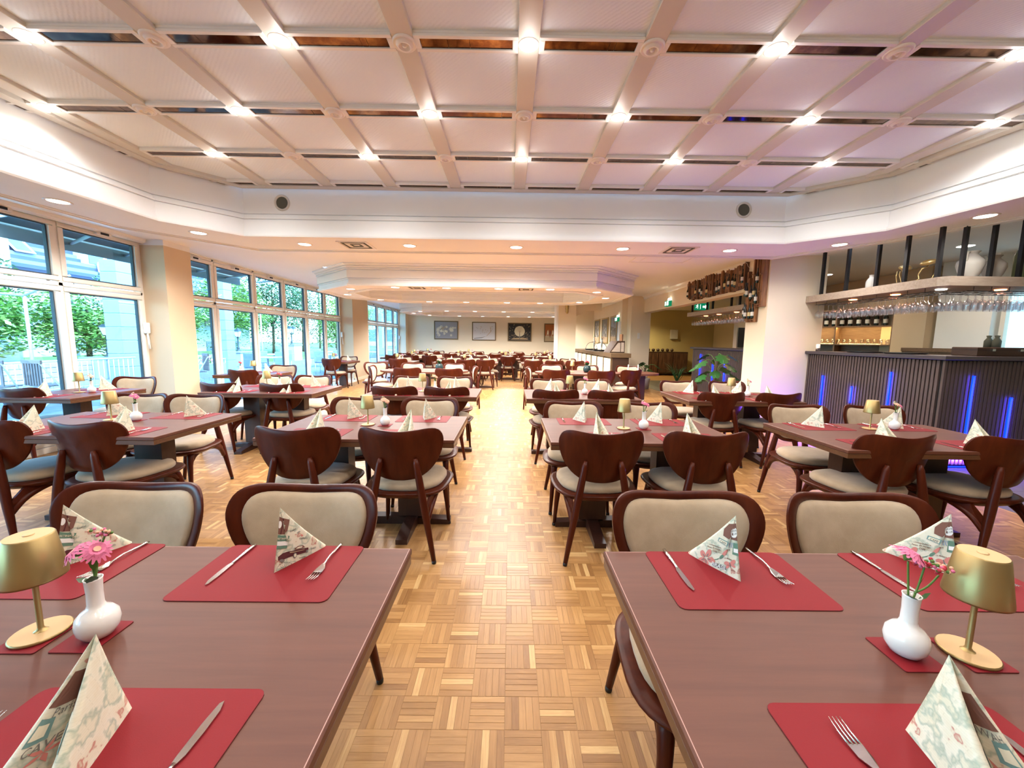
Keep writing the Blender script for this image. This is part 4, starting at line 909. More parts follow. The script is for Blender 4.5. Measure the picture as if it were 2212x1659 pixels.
def art_R(o):
    f = face_map(o, ((1100, 1100), (320, 645), (1215, 150)), -1)
    decal(o, f, 'printed_suitcase', [(1070, 240), (1195, 265), (1180, 530), (1000, 450), (925, 385), (960, 290)], 'pbrown'); decal(o, f, 'printed_oval', ell(1130, 390, 70, 75), 'pwhite', .0013)
    lettering(o, f, 'TRAVEL', 1130, 365, 38, .1, 'pgrey', .0018); lettering(o, f, 'CLUB', 1130, 410, 38, .1, 'pgrey', .0018)
    for k in range(4): decal(o, f, 'printed_stripe', [(985+k*28, 500+k*10), (1000+k*28, 505+k*10), (1000+k*28, 590+k*10), (985+k*28, 580+k*10)], 'pblue')
    decal(o, f, 'printed_stamp', [(845, 400), (990, 490), (950, 555), (815, 450)], 'pteal'); decal(o, f, 'printed_stamp_field', [(855, 420), (970, 492), (942, 538), (830, 450)], 'pcream', .0013); lettering(o, f, 'CAFE', 900, 482, 44, .6, 'pgrey', .0018)
    decal(o, f, 'printed_green_box', [(1090, 530), (1165, 560), (1155, 745), (1030, 690)], 'pgreen'); decal(o, f, 'printed_white_box', [(1075, 610), (1155, 640), (1145, 700), (1060, 665)], 'pwhite', .0013)
    for k in range(5): a = k*1.25+.4; decal(o, f, 'printed_petal', ell(560+95*cos(a), 690+95*sin(a), 70, 42, 10, a), 'pink2', .0010)
    for k in range(5): a = k*1.25+.4; decal(o, f, 'printed_petal_vein', ell(560+55*cos(a), 690+55*sin(a), 36, 8, 8, a), 'pgrey', .0014)
    decal(o, f, 'printed_bud', ell(895, 640, 75, 26, 12, -.6), 'pink2'); decal(o, f, 'printed_bud_leaf', ell(830, 690, 45, 22, 10, -.6), 'pgreen', .0012); decal(o, f, 'printed_stalk', [(640, 725), (760, 715), (800, 700), (760, 728), (640, 738)], 'pgreen')
    decal(o, f, 'printed_banner', [(660, 745), (885, 850), (880, 915), (640, 810)], 'pgrey'); lettering(o, f, 'BRASIL', 765, 832, 88, .43, 'pwhite')
    for a, r in ((-.5, 58), (3.6, 58), (.6, 40), (2.6, 40)): decal(o, f, 'printed_wing', ell(960+55*cos(a), 830+45*sin(a), r, r*.55, 10, a), 'pink2')
    decal(o, f, 'printed_body', ell(960, 835, 8, 45, 8), 'pgrey', .0014)
    for k, (x, y, s_) in enumerate(((740, 510, 'Correspondance'), (770, 560, 'de voyage'), (730, 600, 'CAFE'), (970, 610, 'rue de'), (940, 740, 'Ltn Messrs'), (990, 920, 'Jours'), (650, 520, 'Postes'))): lettering(o, f, s_, x, y, 34, .42, 'pbrown', .001)
    for k in range(6): decal(o, f, 'printed_line', [(700, 540+k*9), (860, 610+k*9), (860, 613+k*9), (700, 543+k*9)], 'ptan', .0009, 1)
def art_L(o):
    f = face_map(o, ((432, 1470), (1380, 905), (335, 185)), 1)
    decal(o, f, 'printed_suitcase', [(340, 370), (590, 370), (590, 590), (520, 690), (365, 720)], 'pbrown'); decal(o, f, 'printed_oval', ell(385, 520, 42, 75), 'pwhite', .0013)
    decal(o, f, 'printed_suitcase_strap', [(440, 372), (460, 372), (450, 700), (430, 705)], 'pcar', .0014)
    decal(o, f, 'printed_green_box', [(370, 740), (655, 685), (620, 960), (395, 1010)], 'pgreen'); decal(o, f, 'printed_white_box', [(385, 860), (640, 805), (625, 895), (390, 945)], 'pwhite', .0013)
    decal(o, f, 'printed_car_body', [(470, 1150), (560, 1060), (700, 1000), (850, 950), (1080, 890), (1090, 930), (1040, 1000), (870, 1060), (780, 1090), (640, 1160), (590, 1200), (490, 1210)], 'pcar'); decal(o, f, 'printed_car_roof', [(790, 930), (860, 870), (960, 850), (1010, 890), (900, 930), (800, 950)], 'pbrown', .0012)
    decal(o, f, 'printed_car_window', [(820, 930), (870, 885), (950, 868), (940, 900), (850, 930)], 'pcream', .0016)
    decal(o, f, 'printed_car_flank', [(700, 1020), (1000, 935), (1000, 945), (700, 1040)], 'ptan', .0016)
    decal(o, f, 'printed_wheel', ell(825, 1070, 36, 56), 'pgrey', .0016); decal(o, f, 'printed_hub', ell(825, 1070, 24, 40), 'pcream', .002); decal(o, f, 'printed_wheel', ell(575, 1205, 50, 30), 'pgrey', .0016); decal(o, f, 'printed_wheel', ell(1060, 975, 22, 36), 'pgrey', .0012)
    for k in range(14):
        a = pi+.05+k*.23; decal(o, f, 'printed_compass_mark', [(690+215*cos(a), 1430+215*sin(a)*.95), (690+215*cos(a+.16), 1430+215*sin(a+.16)*.95), (690+205*cos(a+.16), 1430+205*sin(a+.16)*.95), (690+205*cos(a), 1430+205*sin(a)*.95)], 'pgrey', .0009, 1)
    for k in range(9): a = pi+.3+k*.3; decal(o, f, 'printed_compass_ray', [(690, 1400), (690+170*cos(a), 1400+150*sin(a)), (690+120*cos(a+.13), 1400+100*sin(a+.13))], 'pgrey' if k % 2 else 'ptan', .0009)
    for k, (x, y, s_, r) in enumerate(((700, 560, 'Postes', -.6), (830, 590, 'LIN', -.6), (960, 700, 'EXPRESS', -.2), (1200, 900, 'PARIS', -.5), (980, 1100, 'voyage', -.35), (520, 780, 'DESTINATION', -.2))): lettering(o, f, s_, x, y, 52, r, 'pgrey' if k != 5 else 'pcream', .0012 if k != 5 else .0018)
    decal(o, f, 'printed_dot', ell(910, 645, 30, 22), 'pink2')
def art_near(o, words, left):
    f = face_map(o, ((0, 1000), (520, 1000), (0, 0)), 1 if left else -1)   # outer flap
    g = None
    nn = len(HBc)
    def lobe(side):
        # picture square 0..1 across the front lobe (outline samples 15..24 mirrored), 0..1 up
        def h(px, py, off=.0009):
            s1 = min(max(px, 0), 1)*9; i = int(min(s1, 8)); fr = s1-i; t = min(max(py, 0), .99); b0 = 15
            ia, ib = (b0+i, b0+i+1) if side > 0 else (nn-b0-i, nn-b0-i-1)
            A = Vector(nap_pt(ia % nn, t)); B = Vector(nap_pt(ib % nn, t)); p = A.lerp(B, fr); nrm = (B-A).cross(Vector(AP)-A)
            if nrm.y > 0: nrm = -nrm
            return p + nrm.normalized()*off
        return h
    for side in (-1, 1):
        h = lobe(side); w = words[0 if side < 0 else 1]
        def q(pts, m, off=.0009): decal(o, lambda x, y, of=.0009: h(x, y, off), 'printed_motif', pts, m)
        q([(.10, .52), (.75, .50), (.9, .72), (.3, .74)], 'pbrown'); q([(.1, .30), (.5, .30), (.45, .44), (.12, .46)], 'pteal'); q([(.15, .33), (.42, .33), (.40, .41), (.17, .42)], 'pcream', .0013)
        for k in range(5): a = k*1.25; q([(.55+.10*cos(a-.4), .20+.035*sin(a-.4)), (.55+.30*cos(a), .20+.09*sin(a)), (.55+.10*cos(a+.4), .20+.035*sin(a+.4)), (.55, .20)], 'pink2')
        for j, (wd, x, y, sz) in enumerate(w):
            me = text_mesh(wd, 1., .0); bm = bmesh.new(); bm.from_mesh(me)
            for v_ in bm.verts: v_.co = h(x+(v_.co.x*sz if side > 0 else v_.co.x*sz), y+v_.co.y*sz*.42, .0012)
            bm.to_mesh(me); bm.free(); me.materials.clear(); me.materials.append(M['pgrey']); me.name = 'lettering'; inst('lettering', me, o)
LNEAR = setting_near['L']; RNEAR = setting_near['R']
art_near(LNEAR, ([('Postes', .5, .48, .16), ('voyage', .5, .14, .16)], [('CAVES', .5, .26, .2), ('Paris', .55, .47, .2), ('Cafe', .4, .10, .2)]), True)
art_near(RNEAR, ([('HAWAII', .5, .47, .19), ('Aloha', .4, .12, .16)], [('Messrs', .5, .48, .16), ('Correos', .5, .28, .16)]), False)
art_R(NR1); art_R(NR2); art_L(NL2); art_L(NL1)

# ================================================================== BAR
BX, BY, BH = 4.86, 4.30, 1.29
bar = thing('bar_counter', 'long bar counter with dark vertical slats and blue light tubes', 'bar counter', (0, 0, 0))
mb = MB(); mb.box(BX+.02, BX+.50, BY+.02, 6.30, 0.0, BH-.05, M['bardark']); mb.box(BX+.5, 7.4, BY+.02, BY+.5, 0, BH-.05, M['bardark']); mb.build('body', None, bar)
mb = MB(); mb.box(BX-.05, BX+.55, BY-.05, 6.30, BH-.045, BH, M['bartop'], .004); mb.build('counter_top', None, bar); mb = MB(); mb.box(BX+.551, 7.4, BY-.05, BY+.55, BH-.045, BH, M['bartop'], .004); mb.build('counter_top', None, bar)
mb = MB(); mb.box(BX+.01, 7.4, BY+.01, BY+.05, 0, .03, M['blackmetal']); mb.build('plinth', None, bar)
mb = MB(); mb.box(-.015, .015, -.012, .012, 0, BH-.05-.04, M['slat'], .004); SLA = mb.mesh('slat')
tubesA = [(6.02, .62, 1.10), (5.53, .55, .88), (4.98, .35, 1.12), (4.62, .2, .55)]
y = 6.27; k = 0
while y > BY+.03:
    inst('slat', SLA, bar, (BX+.008, y, .04), pi/2); y -= .0455
x = BX+.02
while x < 7.2:
    inst('slat', SLA, bar, (x, BY+.008, .04)); x += .0455
ledA = [(5.94, .35, .92), (5.42, .58, .81), (4.88, .40, 1.06)]; ledB = [(5.20, .22, 1.07), (5.66, .18, .83)]
def blue(x, y, z, parent, w, sx, sy, rot):
    d = bpy.data.lights.new('tube_light', 'AREA'); d.shape = 'RECTANGLE'; d.size = .03; d.size_y = sy; d.energy = w; d.color = (.10, .06, 1.0)
    o = bpy.data.objects.new('tube_light', d); COL.objects.link(o); o.location = (x, y, z); o.rotation_euler = rot
    if parent is not None: o.parent = parent
for (y, z0, z1) in ledA:
    mb = MB(); mb.tube([(BX-.012, y, z0), (BX-.012, y, z1)], .012, M['led'], 8); mb.build('light_tube', None, bar); blue(BX-.03, y, (z0+z1)/2, bar, 1.0, 0, z1-z0, (0, -pi/2, 0) if False else (pi/2, 0, -pi/2))
for (x, z0, z1) in ledB:
    mb = MB(); mb.tube([(x, BY-.012, z0), (x, BY-.012, z1)], .013, M['led'], 8); mb.build('light_tube', None, bar); blue(x, BY-.03, (z0+z1)/2, bar, 1.3, 0, z1-z0, (pi/2, 0, 0))
# violet glow on the floor in front of the bar: tube lights under the counter foot
mb = MB(); mb.box(BX-.005, BX+.005, BY+.1, 6.2, .012, .022, M['led']); mb.box(BX+.1, 7.2, BY-.005, BY+.005, .012, .022, M['led']); mb.build('foot_tube', None, bar)
d = bpy.data.lights.new('tube_light', 'AREA'); d.shape = 'RECTANGLE'; d.size = .05; d.size_y = 2.6; d.energy = 36; d.color = (.22, .08, 1.0)
o = bpy.data.objects.new('tube_light', d); COL.objects.link(o); o.parent = bar; o.location = (BX+1.2, BY-.03, .10); o.rotation_euler = (pi/2, pi/2, 0)
d = bpy.data.lights.new('tube_light', 'AREA'); d.shape = 'RECTANGLE'; d.size = .05; d.size_y = 1.8; d.energy = 26; d.color = (.22, .08, 1.0)
o = bpy.data.objects.new('tube_light', d); COL.objects.link(o); o.parent = bar; o.location = (BX-.03, 5.3, .10); o.rotation_euler = (0, -pi/2, 0); o.rotation_euler = (0, pi/2, 0)

# hanging shelf over the bar
sh = thing('bar_shelf', 'grey oak hanging shelf over the bar, on black rods', 'shelf', (0, 0, 0))
SX, SZ = 4.74, 2.06
P = [(SX, 6.30), (SX, 4.38), (SX+.06, 4.30), (7.5, 4.30), (7.5, 4.82), (SX+.55, 4.82), (SX+.55, 6.30)]
mb = MB(); mb.prism(P, SZ, SZ+.10, M['greywood']); mb.build('shelf_board', None, sh)
for (x, y) in ((SX+.08, 6.10), (SX+.08, 5.66), (SX+.08, 5.20), (SX+.08, 4.83), (SX+.08, 4.46), (SX+.30, 4.42), (SX+.62, 4.42), (SX+.95, 4.42), (SX+1.4, 4.42)):
    mb = MB(); mb.box(x-.018, x+.018, y-.018, y+.018, SZ+.10, 2.80, M['blackmetal']); mb.build('rod', None, sh)
for i, (x, y, hot) in enumerate(((SX+.28, 5.75, 1), (SX+.28, 5.12, 1), (SX+.30, 4.60, 0), (SX+.95, 4.56, 1), (SX+1.5, 4.56, 1))):
    mb = MB(); mb.lathe([(.0001, -.012), (.045, -.010), (.05, 0)], M['hotbulb' if hot else 'glow2'], 14); mb.build('shelf_spot', None, sh, (x, y, SZ)); spot(x, y, SZ-.03, 9 if hot else 12, .04, 140, (1, .35, .2) if hot else (1, .9, .75), sh)
# hanging rack of wires
mb = MB()
for k in range(3):
    xx = SX+.10+k*.15; mb.tube([(xx-.02, 6.2, 2.015), (xx-.02, 4.5, 2.015)], .003, M['blackmetal'], 5); mb.tube([(xx+.02, 6.2, 2.015), (xx+.02, 4.5, 2.015)], .003, M['blackmetal'], 5)
    yy = 4.40+k*.15; mb.tube([(SX+.35, yy-.02, 2.015), (7.0, yy-.02, 2.015)], .003, M['blackmetal'], 5); mb.tube([(SX+.35, yy+.02, 2.015), (7.0, yy+.02, 2.015)], .003, M['blackmetal'], 5)
for k in range(9): mb.tube([(SX+.06, 6.15-k*.2, 2.06), (SX+.06, 6.15-k*.2, 2.015), (SX+.46, 6.15-k*.2, 2.015)], .003, M['blackmetal'], 5)
for k in range(10): mb.tube([(SX+.4+k*.2, 4.36, 2.06), (SX+.4+k*.2, 4.36, 2.015), (SX+.4+k*.2, 4.78, 2.015)], .003, M['blackmetal'], 5)
mb.build('glass_rack', None, sh)
def glass_mesh(bowl, name):
    mb = MB(); mb.lathe([(.0001, .0), (.032, -.001), (.034, -.003), (.006, -.008), (.0038, -.02), (.0038, -.085)]+bowl, M['glass'], 14); return mb.mesh(name)
GW = glass_mesh([(.012, -.095), (.030, -.115), (.040, -.145), (.039, -.175), (.033, -.205)], 'wine_glass'); GF = glass_mesh([(.014, -.094), (.028, -.102), (.032, -.13), (.031, -.17), (.030, -.195)], 'stemmed_glass')
rg = random.Random(5); ng = 0
for k in range(3):
    for i in range(17):
        y = 6.15-i*.098; o = inst('wine_glass', GW, None, (SX+.10+k*.15+rg.uniform(-.006, .006), y+rg.uniform(-.01, .01), 2.012)); tag(o, 'clear wine glass hanging upside down in the %s rail, %s from the pillar' % (['outer', 'middle', 'inner'][k], ['first', 'second', 'third', 'fourth', 'fifth', 'sixth', 'seventh', 'eighth', 'ninth', 'tenth', 'eleventh', 'twelfth', 'thirteenth', 'fourteenth', 'fifteenth', 'sixteenth', 'seventeenth'][i]), 'glass', 'glasses hanging over the long bar side')
    for i in range(15):
        x = SX+.40+i*.085; o = inst('stemmed_glass', GF, None, (x+rg.uniform(-.01, .01), 4.40+k*.15, 2.012)); tag(o, 'clear stemmed glass hanging in the %s front rail, %s from the corner' % (['outer', 'middle', 'inner'][k], ['first', 'second', 'third', 'fourth', 'fifth', 'sixth', 'seventh', 'eighth', 'ninth', 'tenth', 'eleventh', 'twelfth', 'thirteenth', 'fourteenth', 'fifteenth'][i]), 'glass', 'glasses hanging over the front bar side')
# things standing on the shelf
ZT = SZ+.10
def amphora(x, y, s, label, rz, cat='vase', m='ceramic'):
    o = thing('jug', label, cat, (x, y, ZT), rz); mb = MB(); mb.lathe([(.0001, 0), (.06*s, 0), (.065*s, .01), (.11*s, .10*s), (.14*s, .20*s), (.135*s, .26*s), (.08*s, .32*s), (.06*s, .345*s), (.062*s, .36*s), (.085*s, .385*s), (.08*s, .39*s), (.055*s, .36*s), (.05*s, .34*s)], M[m], 22); mb.build('body', None, o)
    mb = MB(); mb.tube([tuple(q) for q in catmull([(-.07*s, 0, .375*s), (-.12*s, 0, .37*s), (-.135*s, 0, .32*s), (-.125*s, 0, .25*s)], 4, False)], .014*s, M[m], 8); mb.build('handle', None, o); return o
amphora(5.32, 4.58, .84, 'large worn white pottery jug on the bar shelf', .4); amphora(5.62, 4.60, .74, 'second white pottery jug behind the large one on the shelf', pi+.3)
o = thing('milk_can', 'small white ceramic bottle with handle on the bar shelf', 'bottle', (SX+.22, 5.42, ZT)); mb = MB(); mb.lathe([(.0001, 0), (.055, 0), (.06, .01), (.058, .11), (.035, .155), (.028, .16), (.028, .19), (.034, .195), (.03, .195), (.02, .16)], M['ceramic'], 18); mb.build('body', None, o); mb = MB(); mb.tube([(.03, 0, .18), (.06, 0, .18), (.065, 0, .14), (.055, 0, .10)], .006, M['steel'], 6); mb.build('handle', None, o)
def ostrich(x, y, rz, label, fwd):
    o = thing('bird_figure', label, 'figurine', (x, y, ZT), rz); mb = MB(); mb.sphere((0, 0, .225), .055, M['burnt2'] if False else M['gold'], 14, 9, .62, 1.5, 1.); me = mb.build('body', None, o); me.rotation_euler = (0, -.25, 0)
    mb = MB(); mb.tube([(-.03, .02, .20), (-.05, .02, .17), (-.10, .02, .15), (-.13, .02, .08), (-.115, .02, .03), (-.15, .02, .008)], [.008, .007, .006, .006, .006, .005], M['gold'], 7)
    mb.tube([(.03, -.01, .19), (.035, -.01, .13), (.0, -.01, .06), (-.02, -.01, .012), (-.05, -.01, .005)], [.008, .006, .006, .006, .005], M['gold'], 7); mb.tube([(.045, .01, .19), (.06, .01, .12), (.04, .01, .06), (.03, .01, .012), (.0, .01, .005)], [.008, .006, .006, .006, .005], M['gold'], 7)
    mb.build('legs', None, o)
    if fwd: mb = MB(); mb.tube([(.06, 0, .25), (.12, 0, .27), (.15, 0, .25)], [.02, .015, .006], M['gold'], 8); mb.build('neck', None, o)
ostrich(SX+.26, 5.06, 1.4, 'small gilded bird figure with long legs on the bar shelf', 0); ostrich(SX+.24, 4.66, -.2, 'larger gilded striding bird figure on the bar shelf', 0)
o = MB(); o.lathe([(.0001, 0), (.10, 0), (.115, .02), (.12, .30), (.10, .36), (.06, .39), (.055, .43), (.065, .44), (.05, .44)], M['greenjar'], 24); o = o.build('storage_jar', None, None, (6.0, 4.58, ZT)); tag(o, 'tall olive green jar at the right end of the bar shelf', 'jar')
# on the counter
for i, (x, y) in enumerate(((5.10, 5.55), (5.12, 5.0))):
    o = MB(); o.lathe([(.0001, .0), (.19, .0), (.215, .018), (.205, .018), (.185, .006), (.0001, .006)], M['black'], 30); o = o.build('serving_tray', None, None, (x, y, BH)); tag(o, 'black round serving tray on the counter, %s one' % ['farther', 'nearer'][i], 'tray')
o = thing('salt_shaker', 'small glass shaker on the far end of the counter', 'shaker', (BX+.06, 6.18, BH)); mb = MB(); mb.lathe([(.0001, 0), (.03, 0), (.03, .05)], M['steel'], 14); mb.build('base', None, o); mb = MB(); mb.lathe([(.028, .05), (.028, .11), (.0001, .115)], M['porc'], 14); mb.build('top', None, o)
o = thing('wine_case', 'dark wooden case with silver clasps on the counter', 'case', (5.62, 4.52, BH)); mb = MB(); mb.box(-.30, .40, -.13, .13, 0, .10, M['buffetdark'], .006); mb.box(-.302, .402, -.132, .132, .068, .073, M['black']); mb.build('body', None, o)
for x in (-.12, .2): mb = MB(); mb.box(x-.018, x+.018, -.14, -.128, .055, .085, M['steel'], .003); mb.build('clasp', None, o)
# back bar
wbox('wall_bar', 7.6, 7.75, 3.4, 9.6, 0, 2.8, 'wall2')
wbox('wall_bar_end', 5.6, 7.6, 9.6, 9.75, 0, 2.8, 'wall2')
cab = thing('back_bar_cabinet', 'oak back bar cabinet with lit compartments of glasses', 'cabinet', (6.9, 8.55, 0), radians(-58))
mb = MB(); mb.box(-1.1, 1.1, .28, .30, .6, 2.12, M['cabwood']); mb.build('back_panel', None, cab)
for z in (.6, 1.02, 1.40, 1.78, 2.12): mb = MB(); mb.box(-1.1, 1.1, 0, .28, z-.012, z+.012, M['cabwood']); mb.build('shelf', None, cab)
for x in (-1.1, -.45, .2, 1.1): mb = MB(); mb.box(x-.012, x+.012, 0, .28, .6, 2.12, M['cabwood']); mb.build('side_panel', None, cab)
for z in (1.02, 1.40): mb = MB(); mb.box(-1.09, 1.09, .27, .279, z+.014, z+.022, M['cabglow']); mb.build('led_strip', None, cab)
d = bpy.data.lights.new('strip_light', 'AREA'); d.shape = 'RECTANGLE'; d.size = 2.0; d.size_y = .02; d.energy = 10; d.color = (1, .66, .25); o = bpy.data.objects.new('strip_light', d); COL.objects.link(o); o.parent = cab; o.location = (0, .02, 1.76); o.rotation_euler = (radians(20), 0, 0)
mb = MB(); mb.lathe([(.0001, 0), (.028, 0), (.033, .10), (.031, .10), (.026, .006)], M['glass'], 10); TUM = mb.mesh('tumbler')
ca, sa = cos(radians(-58)), sin(radians(-58))
def cabpos(x, y, z): return (6.9+x*ca-y*sa, 8.55+x*sa+y*ca, z)
for zi, z in enumerate((1.032, 1.412)):
    for i in range(22):
        x = -1.03+i*.098
        if min(abs(x+.45), abs(x-.2)) < .035: continue
        tag(inst('tumbler', TUM, None, cabpos(x, .10, z)), 'clear tumbler on the %s shelf of the back bar, %s from left' % (['lower lit', 'upper lit'][zi], ORD[i]), 'glass', 'tumblers on the %s shelf of the back bar' % ['lower', 'upper'][zi])
mb = MB(); mb.lathe([(.0001, 0), (.036, 0), (.038, .01), (.038, .17), (.014, .225), (.013, .29), (.016, .295), (.0001, .30)], M['bottle'], 12); WB = mb.mesh('wine_bottle')
mb = MB(); mb.lathe([(.0386, .05), (.0386, .13)], M['label'], 12); WLB = mb.mesh('paper_label')
for i in range(15):
    x = -1.0+i*.14; o = thing('wine_bottle', 'dark wine bottle on the back bar top shelf, %s from left' % ORD[i], 'bottle', cabpos(x, .14, 1.792), 0, 'bottles on the back bar'); inst('glass_body', WB, o); inst('paper_label', WLB, o)
# tall brown panel, mirror and bright window behind the bar
wbox('wall_bar_panel', 7.42, 7.6, 6.95, 7.55, 0, 2.8, 'wall2'); wbox('pillar', 7.35, 7.6, 5.95, 6.72, 0, 2.8, 'ceil'); 
win4 = struct(thing('window_4', None, None, (7.45, 0, 0)))
mb = MB(); mb.box(0, .10, 5.0, 5.05, 1.0, 2.3, M['pvc']); mb.box(0, .1, 5.86, 5.92, 1.0, 2.3, M['pvc']); mb.box(0, .1, 5.40, 5.45, 1.0, 2.3, M['gasket']); mb.box(0, .1, 5.0, 5.9, 2.25, 2.3, M['pvc']); mb.box(0, .1, 5.0, 5.9, 1.0, 1.05, M['pvc']); mb.build('window_frame', None, win4)
M['glowpane'] = mat('self_lit_pane', (.6, .85, .9), .3, emit=(.38, .74, .90), es=1.1); mb = MB(); mb.box(.06, .08, 5.05, 5.86, 1.05, 2.25, M['glowpane']); mb.build('pane', None, win4)  # daylight is put into the pane as its own glow
for i, y in enumerate((5.78, 5.68)):
    o = MB(); o.lathe([(.0001, 0), (.045, 0), (.047, .12), (.025, .16), (.02, .17), (.03, .2), (.0001, .205)], M['grille'], 14); o = o.build('shaker_bottle', None, None, (7.15, y, 1.36)); tag(o, 'dark bottle before the bright bar window, %s one' % ['left', 'right'][i], 'bottle')
mb = MB(); mb.box(6.98, 7.33, 4.95, 6.9, 1.30, 1.36, M['cabwood']); mb.box(7.0, 7.32, 4.95, 6.9, 0, 1.30, M['cabwood']); o = mb.build('back_counter', None, None); tag(o, 'low oak back counter under the bar window', 'counter')
# ---- second stretch of bar seen through the opening
bar2 = thing('bar_counter', 'slatted bar counter beyond the pillar, seen through the opening', 'bar counter', (0, 0, 0))
XB = 4.72
mb = MB(); mb.box(XB+.02, XB+.5, 6.86, 10.0, 0, BH-.05, M['bardark']); mb.build('body', None, bar2); mb = MB(); mb.box(XB-.05, XB+.55, 6.86, 10.05, BH-.045, BH, M['bartop'], .004); mb.build('counter_top', None, bar2)
y = 7.0
while y < 10.0: inst('slat', SLA, bar2, (XB+.008, y, .04), pi/2); y += .0455
for (y, z0, z1) in ((9.55, .45, 1.12), (8.95, .30, .92), (8.45, .55, .98)):
    mb = MB(); mb.tube([(XB-.012, y, z0), (XB-.012, y, z1)], .012, M['led'], 8); mb.build('light_tube', None, bar2); blue(XB-.03, y, (z0+z1)/2, bar2, .8, 0, z1-z0, (pi/2, 0, -pi/2))
sh2 = thing('bar_shelf', 'grey hanging shelf over the bar beyond the pillar', 'shelf', (0, 0, 0)); mb = MB(); mb.box(4.55, 5.05, 6.9, 10.07, SZ, SZ+.1, M['greywood'], .003); mb.build('shelf_board', None, sh2)
for y in (9.95, 9.2, 8.95, 8.2, 7.9, 7.3): mb = MB(); mb.box(4.60, 4.636, y-.018, y+.018, SZ+.1, 2.8, M['blackmetal']); mb.build('rod', None, sh2)
for y in (9.6, 9.0, 8.3, 7.6): mb = MB(); mb.lathe([(.0001, -.012), (.045, -.010), (.05, 0)], M['hotbulb'], 12); mb.build('shelf_spot', None, sh2, (4.8, y, SZ)); spot(4.8, y, SZ-.03, 6, .04, 140, (1, .35, .25), sh2)
for k in range(3):
    for i in range(24): tag(inst('wine_glass', GW, None, (4.66+k*.14, 9.95-i*.125, 2.04)), 'small clear glass beyond the pillar, %s rail, %s from the far end' % (['outer', 'middle', 'inner'][k], ORD[i]), 'glass', 'glasses hanging beyond the pillar')
def flatbox(name, x0, x1, y0, y1, z0, z1, m, label, cat, parent=None):
    mb = MB(); mb.box(x0, x1, y0, y1, z0, z1, M[m], .003); o = mb.build(name, None, parent)
    if label: tag(o, label, cat)
    return o
# dark screen with a chrome tap picture
scr = thing('wall_screen', 'dark wall panel with a large chrome tap on it', 'wall panel', (0, 9.58, 0)); mb = MB(); mb.box(5.62, 6.35, -.03, .0, 1.30, 1.78, M['black']); mb.build('panel', None, scr)
mb = MB(); mb.tube([(5.92, -.06, 1.52), (5.92, -.03, 1.52)], .11, M['steel'], 18); mb.tube([(5.92, -.10, 1.51), (6.3, -.12, 1.50)], .05, M['steel'], 14); mb.build('chrome_tap', None, scr)
mb = MB(); mb.box(6.15, 6.32, -.075, -.07, 1.55, 1.72, M['pwhite'] if 'pwhite' in M else M['label']); T_ = Matrix.Translation((6.235, -.078, 1.64)) @ Matrix.Rotation(pi/2, 4, 'X'); vs = []
mb.add([T_ @ Vector((.055*cos(a*pi/8), .055*sin(a*pi/8), 0)) for a in range(16)]+[T_ @ Vector((.043*cos(a*pi/8), .043*sin(a*pi/8), 0)) for a in range(16)], [(i, (i+1) % 16, (i+1) % 16+16, i+16) for i in range(16)], M['grille']); mb.box(6.215, 6.255, -.079, -.077, 1.61, 1.665, M['grille']); mb.add([(6.19, -.0795, 1.68), (6.20, -.0795, 1.69), (6.28, -.0795, 1.60), (6.27, -.0795, 1.59)], [(0, 1, 2, 3)], M['redf']); mb.build('no_touch_sign', None, scr)
# bottle wall: burnt planks with bottle niches on the header and pillar
pw = thing('plank_wall', 'burnt wood plank decoration with wine bottles above the passage', 'wall decoration', (0, 0, 0)); rp = random.Random(21)
bots = []
mb = MB(); mb.box(4.10, 4.127, 6.93, 9.04, 2.38, 2.78, M['burnt2']); mb.build('backing_board', None, pw)
y = 9.06; k = 0
while y > 6.93:
    w = .088; z1 = 2.80-rp.uniform(0.0, .06)*(1 if k % 3 else 0); z0 = 2.35+rp.uniform(-.015, .015)+(0 if k > 1 else .05); th = rp.uniform(.03, .07)
    mb = MB(); mb.box(4.125-th, 4.128, y-w+.0005, y-.0005, z0, z1, M['burnt' if rp.random() < .6 else 'burnt2'], .002)
    mb.box(4.125-th-.012, 4.128-th, y-w+.003, y-w+.022, z0, z1, M['burnt'], .002)
    zc = z0+.05
    while zc < z1-.12: mb.box(4.125-th-.014, 4.128-th, y-w+.02, y-.002, zc, zc+.06, M['burnt2' if rp.random() < .5 else 'burnt'], .002); zc += rp.uniform(.14, .24)
    mb.build('plank', None, pw)
    if rp.random() < .75: bots.append((4.112-th, y-.042, rp.uniform(z0+.03, z1-.30))) if rp.random() < .6 else None
    y -= w; k += 1
y = 6.92
for (y0, y1, z0, z1) in ((6.84, 6.76, 1.80, 2.62), (6.755, 6.68, 1.76, 2.50), (6.675, 6.60, 1.76, 2.80), (6.595, 6.52, 1.76, 2.80), (6.515, 6.44, 2.0, 2.80), (6.435, 6.33, 2.0, 2.80)):
    th = rp.uniform(.03, .06); mb = MB(); mb.box(4.125-th, 4.128, y1, y0, z0, z1, M['burnt'], .004); mb.box(4.10-th, 4.128-th, y1, y1+.016, z0, z1, M['burnt'], .002); zc = z0+.03
    while zc < z1-.1: mb.box(4.10-th, 4.128-th, y1+.016, y0, zc, zc+.02, M['burnt'], .002); zc += rp.uniform(.2, .3)
    mb.build('plank', None, pw)
    if y0 < 6.44: continue
    zc = z0+.06
    while zc < z1-.3: bots.append((4.09-th, (y0+y1)/2, zc)); zc += rp.uniform(.3, .4)
